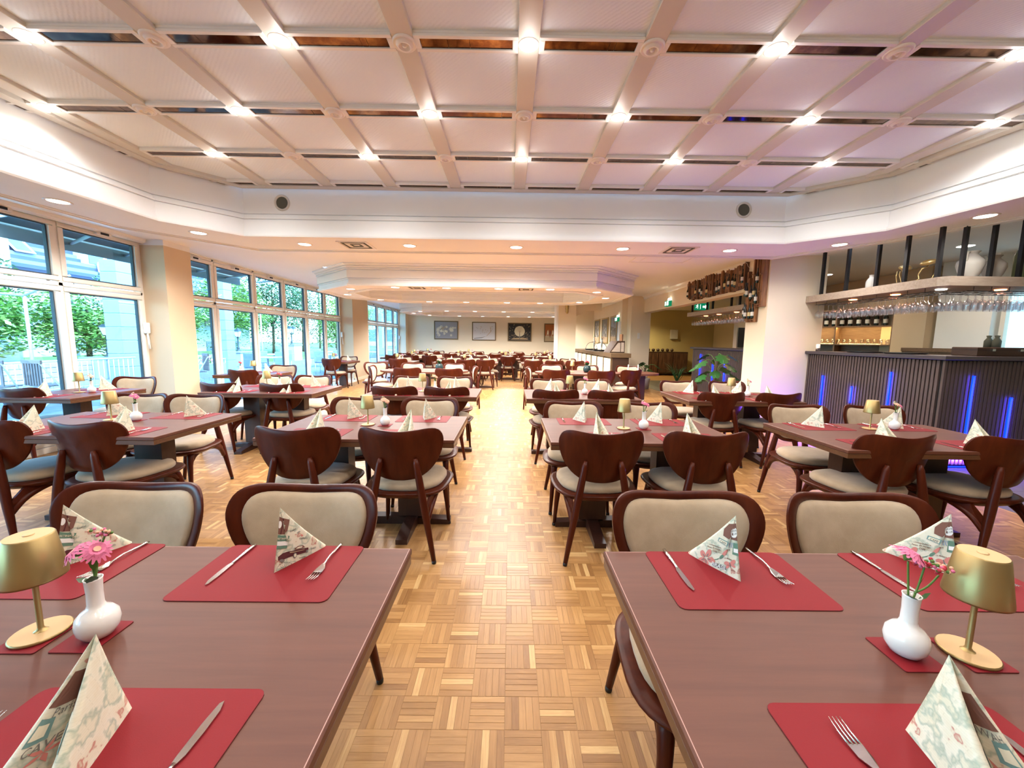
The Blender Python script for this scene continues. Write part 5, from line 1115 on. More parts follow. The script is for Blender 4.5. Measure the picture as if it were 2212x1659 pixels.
for i, (x, y, z) in enumerate(bots):
    o = thing('wine_bottle', 'dark wine bottle among the burnt planks, %s from the passage end' % ORD[i], 'bottle', (x, y, z), 0, 'bottles in the burnt plank wall')
    a = inst('glass_body', WB, o); b2 = inst('paper_label', WLB, o); a.scale = b2.scale = (.7, .7, .8)
    if i % 3 == 1:
        m2 = WLB.copy(); m2.materials.clear(); m2.materials.append(M['labely']); b2.data = m2
# exit signs
sg = thing('exit_sign', 'green escape sign with white arrow hanging in the bar', 'exit sign', (5.02, 10.3, 2.34)); mb = MB(); mb.box(-.19, .19, -.012, .012, -.09, .09, M['signg'], .003); mb.build('sign_board', None, sg)
def runner(mb, x, z, s, y, m):
    q = lambda pts: mb.add([(x+a*s, y, z+b2*s) for a, b2 in pts], [tuple(range(len(pts)))], m)
    q([(.1+.16*cos(k*.8), .75+.16*sin(k*.8)) for k in range(8)]); q([(-.15, .5), (.15, .55), (.1, .1), (-.2, .05)]); q([(-.2, .1), (.05, .12), (-.25, -.4), (-.6, -.45), (-.6, -.3), (-.35, -.25)]); q([(-.05, .1), (.15, .1), (.35, -.3), (.2, -.75), (.08, -.7), (.15, -.3)]); q([(.1, .5), (.2, .4), (.55, .25), (.5, .15), (.1, .3)]); q([(-.15, .5), (-.1, .35), (-.5, .2), (-.55, .3)])
mb = MB(); runner(mb, -.12, .0, .075, -.0135, M['signw']); mb.add([(.02, -.0135, -.025), (.09, -.0135, -.025), (.09, -.0135, -.055), (.15, -.0135, 0), (.09, -.0135, .055), (.09, -.0135, .025), (.02, -.0135, .025)], [tuple(range(7))], M['signw']); mb.box(-.045, -.03, -.0136, -.0134, -.06, .06, M['signw']); mb.build('running_man_and_arrow', None, sg)
mb = MB(); mb.tube([(0, 0, .09), (0, 0, .46)], .006, M['blackmetal'], 6); mb.build('hanger', None, sg)
for (x, y, z, lb, rz) in ((4.11, 10.2, 2.40, 'small lit exit sign on the passage header', 0), (3.54, 12.9, 2.13, 'small lit exit sign over the far door', 0)):
    sg = thing('exit_sign', lb, 'exit sign', (x, y, z), rz); mb = MB(); mb.box(-.06, .02, -.14, .14, -.07, .07, M['signg'], .003); mb.build('sign_board', None, sg); mb = MB(); mb.box(-.066, -.059, -.13, -.02, -.05, .05, M['signw']); mb.box(-.066, -.059, .04, .1, -.05, .05, M['signw']); mb.build('lit_field', None, sg)
    mb = MB(); mb.sphere((-.02, -.06, .10), .035, M['glow2'], 10, 6); mb.build('emergency_lamp', None, sg); spot(x-.06, y-.06, z+.10, 2.2, .03, 170, (.8, 1, .85), None)
# monstera
def monstera(x, y, label, n, hgt, big, seed, m='monst'):
    r = random.Random(seed); o = thing('potted_monstera', label, 'potted plant', (x, y, 0)); mb = MB(); mb.lathe([(.0001, 0), (.13, 0), (.16, .30), (.165, .32), (.145, .32), (.0001, .30)], M['pot'], 20); mb.build('pot', None, o)
    mb = MB(); mb.tube([(0, 0, .28), (.01, 0, hgt*.92)], .028, M['bark'], 10); mb.build('moss_pole', None, o)
    for k in range(n):
        a = k*2.4+r.uniform(-.3, .3); zb = .45+(hgt-.5)*(k/n); ln = r.uniform(.16, .34); tip = Vector((ln*cos(a), ln*sin(a), zb+r.uniform(.08, .2)))
        mb = MB(); mb.tube([tuple(q) for q in catmull([(0, 0, zb), (tip.x*.5, tip.y*.5, zb+.14), tuple(tip)], 4, False)], .006, M['stem'], 6)
        s = big*r.uniform(.75, 1.1); d = Vector((cos(a), sin(a), -.55)).normalized(); sd = Vector((-sin(a), cos(a), 0)); nrm = d.cross(sd)
        rim = []
        for q in range(25):
            t = -pi+2*pi*q/24; rad = 1-.18*cos(t)*0
            lx = .5-.62*cos(t); wy = .55*sin(t)*(1+.25*cos(t)); cut = .62 if (q % 3 == 1 and 3 < q < 21) else 1.; rim.append((lx*1., wy*cut))
        mid = [(tip + d*s*u + nrm*s*.0) for u in (0, .35, .7, 1.05)]
        vs = [tip+d*s*.35+nrm*-.02*s]+[tip+d*s*lx+sd*s*wy+nrm*s*(-.12*abs(wy)*2-.10*lx*lx) for lx, wy in rim]
        mb.add(vs, [(0, i+1, (i+1) % 25+1) for i in range(25)], M[m], True); mb.build('leaf', None, o)
    return o
monstera(3.98, 7.45, 'large green monstera in a pot beside the bar pillar', 16, 1.15, .24, 4)
monstera(4.05, 11.55, 'potted rubber plant with dark leaves by the passage corner', 7, .70, .2, 9, 'leaf')
def grass_plant(x, y, label):
    r = random.Random(2); o = thing('potted_grass', label, 'potted plant', (x, y, 0)); mb = MB(); mb.lathe([(.0001, 0), (.12, 0), (.15, .3), (.13, .3), (.0001, .28)], M['pot'], 16); mb.build('pot', None, o); mb = MB()
    for k in range(40): a = r.uniform(0, 6.28); l = r.uniform(.15, .4); mb.tube([(0, 0, .28), (l*.4*cos(a), l*.4*sin(a), .5+r.uniform(0, .2)), (l*cos(a), l*sin(a), .55+r.uniform(-.1, .3))], [.006, .005, .001], M['leaf'], 4)
    mb.build('blades', None, o)
grass_plant(4.62, 10.6, 'potted spiky grass at the end of the second bar')
# passage furniture
o = thing('sideboard', 'dark sideboard against the passage wall', 'sideboard', (6.6, 16.6, 0)); mb = MB(); mb.box(-1.0, .9, -.3, .3, .05, 1.0, M['buffetdark'], .005); mb.build('body', None, o)
for x in (-.95, -.32, .30): mb = MB(); mb.box(x, x+.58, -.325, -.30, .12, .95, M['burnt2'], .004); mb.build('door', None, o)
for k in range(6): tag(MB().sphere((0, 0, .07), .07, M['buffetdark'], 10, 6).build('glass_jar', None, None, (5.9+k*.2, 16.5, 1.0)), 'dark round jar on the passage sideboard, %s from left' % sfx(k), 'jar', 'jars on the passage sideboard')
o = MB(); o.tube([(0, 0, 0), (.0, 0, 1.9)], .05, M['buffetdark'], 10); o.tube([(-.12, 0, 0), (.12, 0, .03)], .1, M['buffetdark'], 8); o = o.build('coat_stand', None, None, (4.52, 12.9, 0)); tag(o, 'tall dark slim stand at the passage corner', 'coat stand')
flatbox('wall_box', 7.05, 7.35, 17.05, 17.17, 1.55, 1.95, 'label', 'beige box on the passage wall', 'wall box')
spot(5.4, 15.6, 2.7, 160, .1, 150, (1, .78, .40)); tag(MB().lathe([(.0001, -.004), (.08, -.003), (.09, 0)], M['glow2'], 16).build('ceiling_downlight', None, None, (5.4, 16.2, 2.80)), 'lit downlight over the passage', 'ceiling light', 'recessed downlights')
for x, y, lb in ((6.4, 5.6, 'near'), (6.4, 8.0, 'far')): spot(x, y, 2.76, 42, .08, 160, (1, .80, .58)); tag(MB().lathe([(.0001, -.004), (.08, -.003), (.09, 0)], M['glow2'], 16).build('ceiling_downlight', None, None, (x, y, 2.80)), 'lit downlight inside the bar, %s one' % lb, 'ceiling light', 'recessed downlights')
flatbox('light_switch', 3.955, 4.03, 12.085, 12.1, 1.50, 1.68, 'cord', 'white double switch plate on the passage pillar', 'switch')
# ---- buffet
bf = thing('buffet_counter', 'oak buffet counter with glowing pebble glass panels', 'buffet', (0, 0, 0))
mb = MB(); mb.box(2.66, 3.08, 10.0, 15.9, 0, .99, M['buffetdark']); mb.build('body', None, bf); mb = MB(); mb.box(2.60, 3.12, 9.96, 15.95, .99, 1.10, M['buffet'], .004); mb.build('counter_top', None, bf)
y = 10.1
while y < 15.7: mb = MB(); mb.box(2.63, 2.66, y, y+.72, .25, .95, M['pebble']); mb.build('lit_panel', None, bf); mb = MB(); mb.box(2.62, 2.665, y-.09, y-.01, 0, .99, M['buffet']); mb.build('stile', None, bf); y += .82
mb = MB(); mb.box(2.62, 2.66, 10.0, 15.9, 0, .24, M['buffetdark']); mb.build('kick_panel', None, bf)
for i, (x, y) in enumerate(((2.85, 13.6), (2.85, 12.2))):
    o = thing('serving_basket', 'dark tray with arched handle on the buffet, %s one' % ['farther', 'nearer'][i], 'basket', (x, y, 1.10)); mb = MB(); mb.lathe([(.0001, 0), (.2, 0), (.23, .04), (.22, .04), (.19, .01)], M['black'], 18); mb.build('tray', None, o); mb = MB(); mb.tube([(-.2*cos(a*pi/10), 0, .03+.24*sin(a*pi/10)) for a in range(11)], .009, M['steel'], 7); mb.build('handle', None, o)
for i, (x, y, h) in enumerate(((2.78, 12.85, .40), (2.95, 12.5, .38))):
    o = MB(); o.lathe([(.0001, 0), (.05, 0), (.05, .015), (.012, .03), (.018, .12), (.03, .18), (.02, .24), (.034, .30), (.012, .34), (.026, .37), (.02, .40), (.0001, .41)], M['steel'], 12); o.tube([(-.06, 0, .30), (0, 0, .26), (.05, 0, .31)], .01, M['steel'], 6); o = o.build('statuette', None, None, (x, y, 1.10)); tag(o, 'silver statuette on the buffet, %s one' % ['left', 'right'][i], 'statuette')
o = thing('display_case', 'dark slanted glass display case on the buffet end', 'display case', (2.86, 10.7, 1.10)); mb = MB(); mb.add([(-.20, -.35, 0), (.20, -.35, 0), (.20, -.35, .32), (.0, -.35, .32), (-.20, .35, 0), (.20, .35, 0), (.20, .35, .32), (.0, .35, .32)], [(0, 1, 2, 3), (5, 4, 7, 6), (1, 5, 6, 2), (3, 2, 6, 7), (0, 3, 7, 4), (0, 4, 5, 1)], M['buffetdark']); mb.build('case', None, o); mb = MB(); mb.add([(-.16, -.352, .03), (.08, -.352, .03), (.08, -.352, .27), (.02, -.352, .27)], [(0, 1, 2, 3)], M['greywood']); mb.add([(.10, -.352, .03), (.18, -.352, .03), (.18, -.352, .28), (.10, -.352, .28)], [(0, 1, 2, 3)], M['greywood']); mb.build('window', None, o)
flatbox('menu_board', 3.02, 3.05, 10.5, 10.75, 1.40, 1.60, 'burnt', 'small wooden menu board behind the display case', 'board')
dr = struct(thing('door_1', None, None, (3.545, 12.75, 0))); mb = MB(); mb.box(-.03, .02, 0, .10, 0, 2.05, M['pblue']); mb.box(-.03, .02, -.18, .0, 0, 2.05, M['ceil']); mb.build('door_frame', None, dr)
# sconce on the white pillar
o = thing('wall_sconce', 'ornate small wall sconce on the white pillar', 'sconce', (1.80, 12.48, 2.42)); mb = MB(); mb.lathe([(.0001, -.16), (.03, -.14), (.05, -.08), (.04, -.06), (.055, .0), (.06, .12), (.03, .17), (.015, .22), (.0001, .24)], M['framegold'], 12); mb.build('lantern_body', None, o); mb = MB(); mb.lathe([(.051, .0), (.058, .10)], M['porc'], 12); mb.build('glass_shade', None, o)
# ---- pictures
def picture(name_lb, loc, w, h, facing, paint, frame='frame'):
    o = thing('framed_picture', name_lb, 'picture', loc, 0 if facing == 'y' else -pi/2)
    mb = MB(); f = .045
    for (a, b2, c, d) in ((-w/2, w/2, -h/2, -h/2+f), (-w/2, w/2, h/2-f, h/2), (-w/2, -w/2+f, -h/2+f, h/2-f), (w/2-f, w/2, -h/2+f, h/2-f)): mb.box(a, b2, -.03, .0, c, d, M[frame], .008)
    mb.build('frame', None, o); mb = MB(); paint(mb, w-2*f, h-2*f); mb.build('canvas', None, o)
def P2(mb, pts, m, y=-.012): mb.add([(a, y, b2) for a, b2 in pts], [tuple(range(len(pts)))], m)
def rect(mb, w, h, m): P2(mb, [(-w/2, -h/2), (w/2, -h/2), (w/2, h/2), (-w/2, h/2)], m, -.010)
def fleur(mb, x, y, r, m, n=6, yy=-.013, ph=0): 
    for k in range(n): a = 2*pi*k/n+ph; P2(mb, [(x, y), (x+r*.6*cos(a-.35), y+r*.6*sin(a-.35)), (x+r*cos(a), y+r*sin(a)), (x+r*.6*cos(a+.35), y+r*.6*sin(a+.35))], m, yy)
def paint_flowers(mb, w, h):
    rect(mb, w, h, M['paintgrey'])
    r = random.Random(1)
    for k in range(24): fleur(mb, r.uniform(-.40, .42)*w, r.uniform(-.30, .22)*h, r.uniform(.05, .10), M['pcream'], 6, -.013-.0001*k, r.random())
    for k in range(4): fleur(mb, r.uniform(-.30, -.0)*w, r.uniform(.05, .30)*h, .07, M['ptan'], 6, -.017, r.random())
    for k in range(14): fleur(mb, r.uniform(-.4, .4)*w, r.uniform(-.3, .3)*h, .03, M['pgrey'], 5, -.018, r.random())
def paint_branch(mb, w, h):
    rect(mb, w, h, M['paintpale'])
    r = random.Random(2); P2(mb, [(-.45*w, -.42*h), (-.1*w, -.36*h), (.1*w, -.30*h), (-.1*w, -.40*h), (-.45*w, -.46*h)], M['pgrey'])
    for k in range(22): x = r.uniform(-.42, .38)*w; fleur(mb, x, (-.2+.5*r.random())*h, .032, M['pgrey' if k % 2 else 'ptan'], 3, -.014, r.random()*3)
    P2(mb, [(.1*w, -.3*h), (.3*w, .0*h), (.28*w, .3*h), (.29*w, .3*h), (.33*w, .0), (.12*w, -.3*h)], M['ptan'])
def paint_tree(mb, w, h):
    rect(mb, w, h, M['black']); r = random.Random(3)
    for k in range(60): x, y = r.uniform(-.47, .47)*w, r.uniform(-.45, .45)*h; fleur(mb, x, y, .028, M['ptan'], 5, -.011, r.random())
    P2(mb, [(.0+.26*cos(a*pi/14), .05*h+.26*sin(a*pi/14)) for a in range(28)], M['pcream'], -.013); P2(mb, [(-.02, -.42*h), (.03, -.42*h), (.012, .0), (.0, .02), (-.008, 0)], M['pgrey'], -.014)
    for k in range(14): a = .2+k*.2; P2(mb, [(0, -.02), (.2*cos(a), .02+.22*sin(a)), (.2*cos(a)+.006, .02+.22*sin(a)), (.006, -.02)], M['ptan'], -.0145)
    P2(mb, [(-.4*w, -.44*h), (.4*w, -.44*h), (.3*w, -.36*h), (0, -.33*h), (-.3*w, -.37*h)], M['ptan'], -.0135)
def paint_herd(mb, w, h):
    rect(mb, w, h, M['paintorange']); P2(mb, [(-w/2, -h/2), (w/2, -h/2), (w/2, -.22*h), (-w/2, -.18*h)], M['ptan']); r = random.Random(4)
    for k in range(7): x = -.38*w+k*.11*w; P2(mb, [(x-.05, -.15*h), (x-.04, -.28*h), (x-.03, -.28*h), (x-.02, -.1*h), (x+.03, -.1*h), (x+.03, -.28*h), (x+.045, -.28*h), (x+.05, .05*h), (x+.02, .18*h), (x-.02, .10*h)], M['pbrown' if k % 2 else 'pcream'], -.013-.0003*k)
def paint_dark(seed, sky):
    def f(mb, w, h):
        rect(mb, w, h, M['pgrey']); r = random.Random(seed)
        if sky: P2(mb, [(-w/2, .15*h), (w/2, .05*h), (w/2, h/2), (-w/2, h/2)], M['pblue'], -.011)
        P2(mb, [(-w/2, -h/2), (w/2, -h/2), (w/2, -.28*h), (-w/2, -.25*h)], M['ptan'], -.0115)
        for k in range(16): x, y, s_ = r.uniform(-.38, .38)*w, r.uniform(-.38, .38)*h, r.uniform(.03, .07); P2(mb, [(x-s_*.4, y-s_), (x+s_*.4, y-s_), (x+s_*.3, y+s_*.8), (x, y+s_*1.3), (x-s_*.3, y+s_*.8)], M[r.choice(['pcream', 'ptan', 'pbrown', 'pwhite'])], -.012-.0002*k)
    return f
M['paintgrey'] = mat('canvas_grey', (.30, .29, .30), .6); M['paintpale'] = mat('canvas_pale', (.60, .60, .62), .6); M['paintorange'] = mat('canvas_orange', (.36, .11, .03), .6)
picture('framed painting of pale lilies on grey, first from left on far wall', (-3.22, 19.59, 1.86), 1.20, .92, 'y', paint_flowers); picture('framed pale painting of a blossoming branch on the far wall', (-1.32, 19.59, 1.83), 1.20, .92, 'y', paint_branch)
picture('framed dark painting of a tree before a round moon', (.47, 19.59, 1.81), 1.20, .92, 'y', paint_tree); picture('framed orange painting of horses, partly behind the white pillar', (2.30, 19.59, 1.80), 1.20, .92, 'y', paint_herd)
picture('narrow dark picture in gold frame, farthest on the recess wall', (3.55, 15.9, 1.80), .95, .95, 'x', paint_dark(5, 0), 'framegold'); picture('narrow dark picture in gold frame, middle of recess wall', (3.55, 14.6, 1.80), .95, .95, 'x', paint_dark(6, 0), 'framegold'); picture('bright picture in gold frame, nearest on the recess wall', (3.55, 13.35, 1.80), .85, .95, 'x', paint_dark(7, 1), 'framegold')

# ================================================================== OUTDOORS
mb = MB(); mb.box(-60, -5.62, -30, 90, -.12, -.03, M['terr']); struct(mb.build('terrace'))
mb = MB(); mb.box(-60, -13.75, -30, 90, -.029, .25, M['soil']); o = struct(mb.build('lawn'))
# low stone walls with white railings between lantern piers
def lantern(x, y, zb, label, arms=0):
    o = thing('garden_lantern', label, 'lantern', (x, y, zb)); mb = MB(); mb.lathe([(.12, 0), (.12, .03), (.06, .05), (.05, .12), (.07, .16), (.035, .22), (.03, .6), (.045, .64), (.05, .68), (.03, .70)], M['iron'], 14); mb.build('post', None, o)
    for dx in ((0,) if not arms else (-.22, .22)):
        z = .72; mb = MB(); q = [(-.09, -.09), (.09, -.09), (.09, .09), (-.09, .09)]
        if arms: mb.tube([(0, 0, .66), (0, dx*.6, .62), (0, dx, .70)], .012, M['iron'], 6)
        mb.add([(a*.75, dx+b2*.75, z) for a, b2 in q]+[(a*1.35, dx+b2*1.35, z+.26) for a, b2 in q], [(0, 1, 5, 4), (1, 2, 6, 5), (2, 3, 7, 6), (3, 0, 4, 7)], M['lglass']); mb.build('glass', None, o)
        mb = MB()
        for a, b2 in q: mb.tube([(a*.75, dx+b2*.75, z), (a*1.35, dx+b2*1.35, z+.26)], .009, M['iron'], 5)
        mb.add([(a*1.6, dx+b2*1.6, z+.26) for a, b2 in q]+[(a*.7, dx+b2*.7, z+.36) for a, b2 in q], [(0, 1, 5, 4), (1, 2, 6, 5), (2, 3, 7, 6), (3, 0, 4, 7), (4, 5, 6, 7)], M['iron']); mb.lathe([(.03, .36+z), (.03, .40+z), (.0001, .45+z)], M['iron'], 8, (0, dx, 0)); mb.box(-.08, .08, dx-.08, dx+.08, z-.02, z, M['iron']); mb.build('cap', None, o)
def pier(x0, x1, y0, y1, z1, label):
    mb = MB(); mb.box(x0, x1, y0, y1, -.03, z1, M['stone'], .01); mb.box(x0-.04, x1+.04, y0-.04, y1+.04, z1, z1+.06, M['col'], .01); o = mb.build('stone_pier', None, None); tag(o, label, 'pier')
def wallrun(y0, y1, x, label):
    o = thing('garden_wall', label, 'wall', (x, (y0+y1)/2, 0)); r = random.Random(int(y0*10)); L_ = y1-y0
    mb = MB(); mb.box(-.12, .12, -L_/2, L_/2, -.03, .58, M['stone']); mb.build('core', None, o)
    for row_ in range(4):
        yy = -L_/2
        while yy < L_/2-.05:
            w = r.uniform(.28, .5); e = min(yy+w, L_/2); mb = MB(); mb.box(.11, .135+r.uniform(0, .02), yy+.006, e-.006, -.02+row_*.15, .12+row_*.15, M['stone'], .01); mb.build('stone', None, o); yy = e
def railing(y0, y1, x, label, z0=0., z1=.92):
    o = thing('railing', label, 'railing', (x, (y0+y1)/2, 0)); L_ = y1-y0; mb = MB(); mb.tube([(0, -L_/2, z1), (0, L_/2, z1)], .022, M['rail'], 8); mb.tube([(0, -L_/2, z0+.12), (0, L_/2, z0+.12)], .014, M['rail'], 8); mb.build('rail', None, o)
    yy = -L_/2
    while yy <= L_/2: mb = MB(); mb.tube([(0, yy, z0), (0, yy, z1)], .010 if abs(yy) < L_/2-.01 else .02, M['rail'], 6); mb.build('baluster', None, o); yy += .13
pier(-13.9, -13.1, 12.6, 13.5, .62, 'stone pier carrying the lantern by the first window'); lantern(-13.5, 13.1, .68, 'iron garden lantern outside the first window')
pier(-14.2, -12.9, 18.6, 20.0, .62, 'stone pier carrying the lantern outside the second window'); lantern(-13.6, 19.5, .68, 'iron garden lantern outside the second window')
pier(-13.9, -13.1, 23.6, 24.5, .9, 'stone pier carrying the double lantern'); lantern(-13.5, 24.1, .96, 'double headed garden lantern farther along the terrace', 1)
wallrun(6.0, 12.5, -13.6, 'low stone garden wall outside the first window'); wallrun(14.2, 18.5, -13.6, 'low stone garden wall farther along the terrace')
railing(7.4, 11.0, -10.6, 'white metal railing outside the first window', 0, .78); railing(12.0, 15.0, -11.0, 'white metal railing outside the second window', 0, .55)
def frame_post(x, y, h, label):
    o = thing('pergola_frame', label, 'frame', (x, y, -.03)); mb = MB(); mb.tube([(0, 0, 0), (0, 0, h)], .035, M['awnarm'], 8); mb.build('post', None, o); mb = MB(); mb.tube([(0, 0, h), (0, -2.6, h)], .03, M['awnarm'], 8); mb.build('rail', None, o); mb = MB(); mb.tube([(0, 0, h), (1.0, .2, h+.55)], .03, M['awnarm'], 8); mb.build('brace', None, o)
frame_post(-12.4, 10.1, 2.4, 'thin metal frame post outside the first window'); frame_post(-11.6, 14.3, 2.4, 'thin metal frame post at the start of the second window'); frame_post(-11.2, 17.6, 2.5, 'thin metal frame post in the middle of the second window')
def column(x, y, w, h, label):
    o = thing('terrace_column', label, 'column', (x, y, 0)); z = -.03; k = 0
    while z < h: 
        e = min(z+.42, h); mb = MB(); mb.box(-w/2, w/2, -w/2, w/2, z+.012, e, M['col'], .012); mb.build('block', None, o); z = e
    mb = MB(); mb.box(-w/2+.015, w/2-.015, -w/2+.015, w/2-.015, -.03, h, M['col']); mb.build('core', None, o)
column(-12.4, 12.5, .5, 3.7, 'pale block column outside the first window'); column(-12.2, 16.7, .5, 3.75, 'pale block column outside the second window'); column(-12.0, 36, .5, 3.7, 'pale block column far along the terrace')
# awnings
def awning(y0, y1, label):
    o = thing('awning', label, 'awning', (-5.7, (y0+y1)/2, 0)); L_ = (y1-y0)/2; mb = MB(); X = (0, -.9, -1.8, -2.7); Zs = (3.62, 3.48, 3.35, 3.22)
    for a in range(3): mb.add([(X[a], -L_, Zs[a]), (X[a], L_, Zs[a]), (X[a+1], L_, Zs[a+1]), (X[a+1], -L_, Zs[a+1])]+[(X[a], -L_, Zs[a]+.01), (X[a], L_, Zs[a]+.01), (X[a+1], L_, Zs[a+1]+.01), (X[a+1], -L_, Zs[a+1]+.01)], [(0, 1, 2, 3), (7, 6, 5, 4), (0, 3, 7, 4), (1, 5, 6, 2)], M['awn'])
    mb.build('canopy', None, o); mb = MB(); mb.box(-2.72, -2.69, -L_, L_, 2.98, 3.22, M['awn']); mb.build('valance', None, o)
    mb = MB(); mb.box(-2.76, -2.68, -L_, L_, 3.19, 3.25, M['awnarm'], .01); mb.build('front_bar', None, o)
    for yy in (-L_*.75, 0., L_*.75): mb = MB(); mb.tube([(-.05, yy-.9, 3.12), (-1.3, yy-.1, 3.08), (-2.68, yy+.8, 3.12)], .028, M['awnarm'], 8); mb.build('arm', None, o); mb = MB(); mb.box(-2.5, -.1, yy-.02, yy+.02, 3.28, 3.31, M['awnarm']); mb.build('rafter', None, o)
awning(-3.5, 6.3, 'dark grey awning over the first window'); awning(6.5, 9.3, 'dark grey awning over the second window, nearer part'); awning(9.5, 12.3, 'dark grey awning over the second window, farther part')
# terrace chairs and tables
def slat_chair(x, y, rz, label):
    o = thing('garden_chair', label, 'chair', (x, y, -.03), rz, 'folding wooden terrace chairs')
    for k in range(7): xx = -.21+k*.07; mb = MB(); mb.box(xx-.017, xx+.017, -.24, -.215, .45, .88, M['slatwood']); e = mb.build('slat', None, o); e.rotation_euler = (.0, 0, 0)
    mb = MB(); mb.box(-.25, .25, -.245, -.21, .86, .94, M['slatwood'], .01); mb.build('top_rail', None, o)
    for k in range(6): mb = MB(); mb.box(-.22, .22, -.18+k*.07, -.13+k*.07, .42, .44, M['slatwood']); mb.build('seat_slat', None, o)
    for s in (-1, 1): mb = MB(); mb.tube([(s*.23, -.28, 0), (s*.23, .18, .43)], .014, M['rail'], 6); mb.tube([(s*.23, .25, 0), (s*.23, -.24, .88)], .014, M['rail'], 6); mb.build('leg', None, o)
for i, (x, y, r_) in enumerate(((-9.7, 7.35, .3), (-9.1, 7.65, -.2), (-8.9, 11.0, 2.5))): slat_chair(x, y, r_, 'grey slatted folding chair on the terrace, %s' % ['left one in the first window', 'beside the window mullion', 'outside the second window'][i])
def ter_set(x, y, k):
    nm = ['first', 'second', 'third', 'fourth', 'fifth', 'sixth', 'seventh'][k]; o = thing('terrace_table', 'pale terrace table, %s along the terrace' % nm, 'table', (x, y, -.03), 0, 'terrace tables'); mb = MB(); mb.box(-.4, .4, -.4, .4, .72, .75, M['rail'], .005); mb.build('table_top', None, o); mb = MB(); mb.tube([(0, 0, 0), (0, 0, .72)], .03, M['rail'], 8); mb.tube([(-.3, 0, .02), (.3, 0, .02)], .02, M['rail'], 6); mb.build('base', None, o)
    for s in (-1, 1):
        c = thing('terrace_armchair', 'pale blue terrace chair, %s side of the %s terrace table' % (['near', 'far'][s > 0], nm), 'chair', (x, y+s*.62, -.03), 0, 'pale terrace chairs'); mb = MB(); mb.box(-.25, .25, -.22, .22, .42, .45, M['pblue'], .01); mb.build('seat', None, c); mb = MB(); mb.box(-.25, .25, s*.22-.015, s*.22+.015, .45, .90, M['pblue'], .01); mb.build('backrest', None, c)
        mb = MB()
        for a in (-.23, .23):
            for b2 in (-.2, .2): mb.tube([(a, b2, 0), (a, b2, .45)], .014, M['rail'], 6)
        mb.build('legs', None, c)
for k, (x, y) in enumerate(((-8.3, 13.3), (-9.6, 15.8), (-7.6, 16.4), (-9.4, 19.6), (-7.3, 20.0), (-7.6, 24.0), (-9.4, 24.5))): ter_set(x, y, k)
tag(flatbox('planter', -11.0, -10.4, 13.0, 14.2, -.03, .45, 'stone', 'stone planter with white flowers outside the second window', 'planter'), None)
mb = MB(); rr_ = random.Random(8)
for k in range(70): mb.sphere((-10.7+rr_.uniform(-.25, .25), 13.6+rr_.uniform(-.55, .55), .56+rr_.uniform(-.08, .12)), .035, M[rr_.choice(['whitef', 'whitef', 'stem', 'pink'])], 6, 4)
o = mb.build('planter_flowers', None, None); tag(o, 'white flowering bush in the stone planter', 'flowers', None, 'stuff')
# foliage
def leaves(n, blobs, size, seed, m):
    r = random.Random(seed); V = []; F = []; TN = []
    for k in range(n):
        cx, cy, cz, rx, ry, rz = blobs[r.randrange(len(blobs))]
        while True:
            a, b2, c = r.uniform(-1, 1), r.uniform(-1, 1), r.uniform(-1, 1); q = a*a+b2*b2+c*c
            if .35 < q < 1: break
        p = Vector((cx+a*rx, cy+b2*ry, cz+c*rz)); u = Vector((r.uniform(-1, 1), r.uniform(-1, 1), r.uniform(-.4, .4))).normalized(); w = u.cross(Vector((r.uniform(-.6, .6), r.uniform(-.6, .6), 1))).normalized(); s_ = size*r.uniform(.6, 1.3); i = len(V)
        V += [tuple(p-u*s_), tuple(p+w*s_*.5), tuple(p+u*s_), tuple(p-w*s_*.5)]; F.append((i, i+1, i+2, i+3)); TN.append(min(1, max(0, r.gauss(.45, .22)+c*.15)))
    mb = MB(); mb.v = V; mb.f = F; mb.m = [0]*len(F); mb.sm = [False]*len(F); mb.mats = [M[m]]; mb.tone = TN; return mb
def shrub(x, y, h, w, label, m, n, seed, size=.09, trunk=True, zb=.2):
    o = thing('tree', label, 'tree', (x, y, zb)); r = random.Random(seed)
    bl = [(r.uniform(-.5, .5)*w, r.uniform(-.6, .6)*w, h*r.uniform(.35, .85), w*r.uniform(.35, .6), w*r.uniform(.35, .6), h*r.uniform(.15, .28)) for _ in range(9)]+[(0, 0, h*.45, w*.7, w*.8, h*.42)]
    f_ = leaves(n, bl, size, seed, m).build('foliage', None, o); tag(f_, None, None, None, 'stuff')
    mb = MB(); mb.tube([(0, 0, -.2), (.05, .05, h*.5), (0, .1, h*.8)], [.09, .07, .03], M['bark'], 8)
    for k in range(5): a = k*1.3; mb.tube([(0, .05, h*.35), (w*.3*cos(a), w*.3*sin(a), h*.62)], [.04, .015], M['bark'], 6)
    mb.build('trunk', None, o)
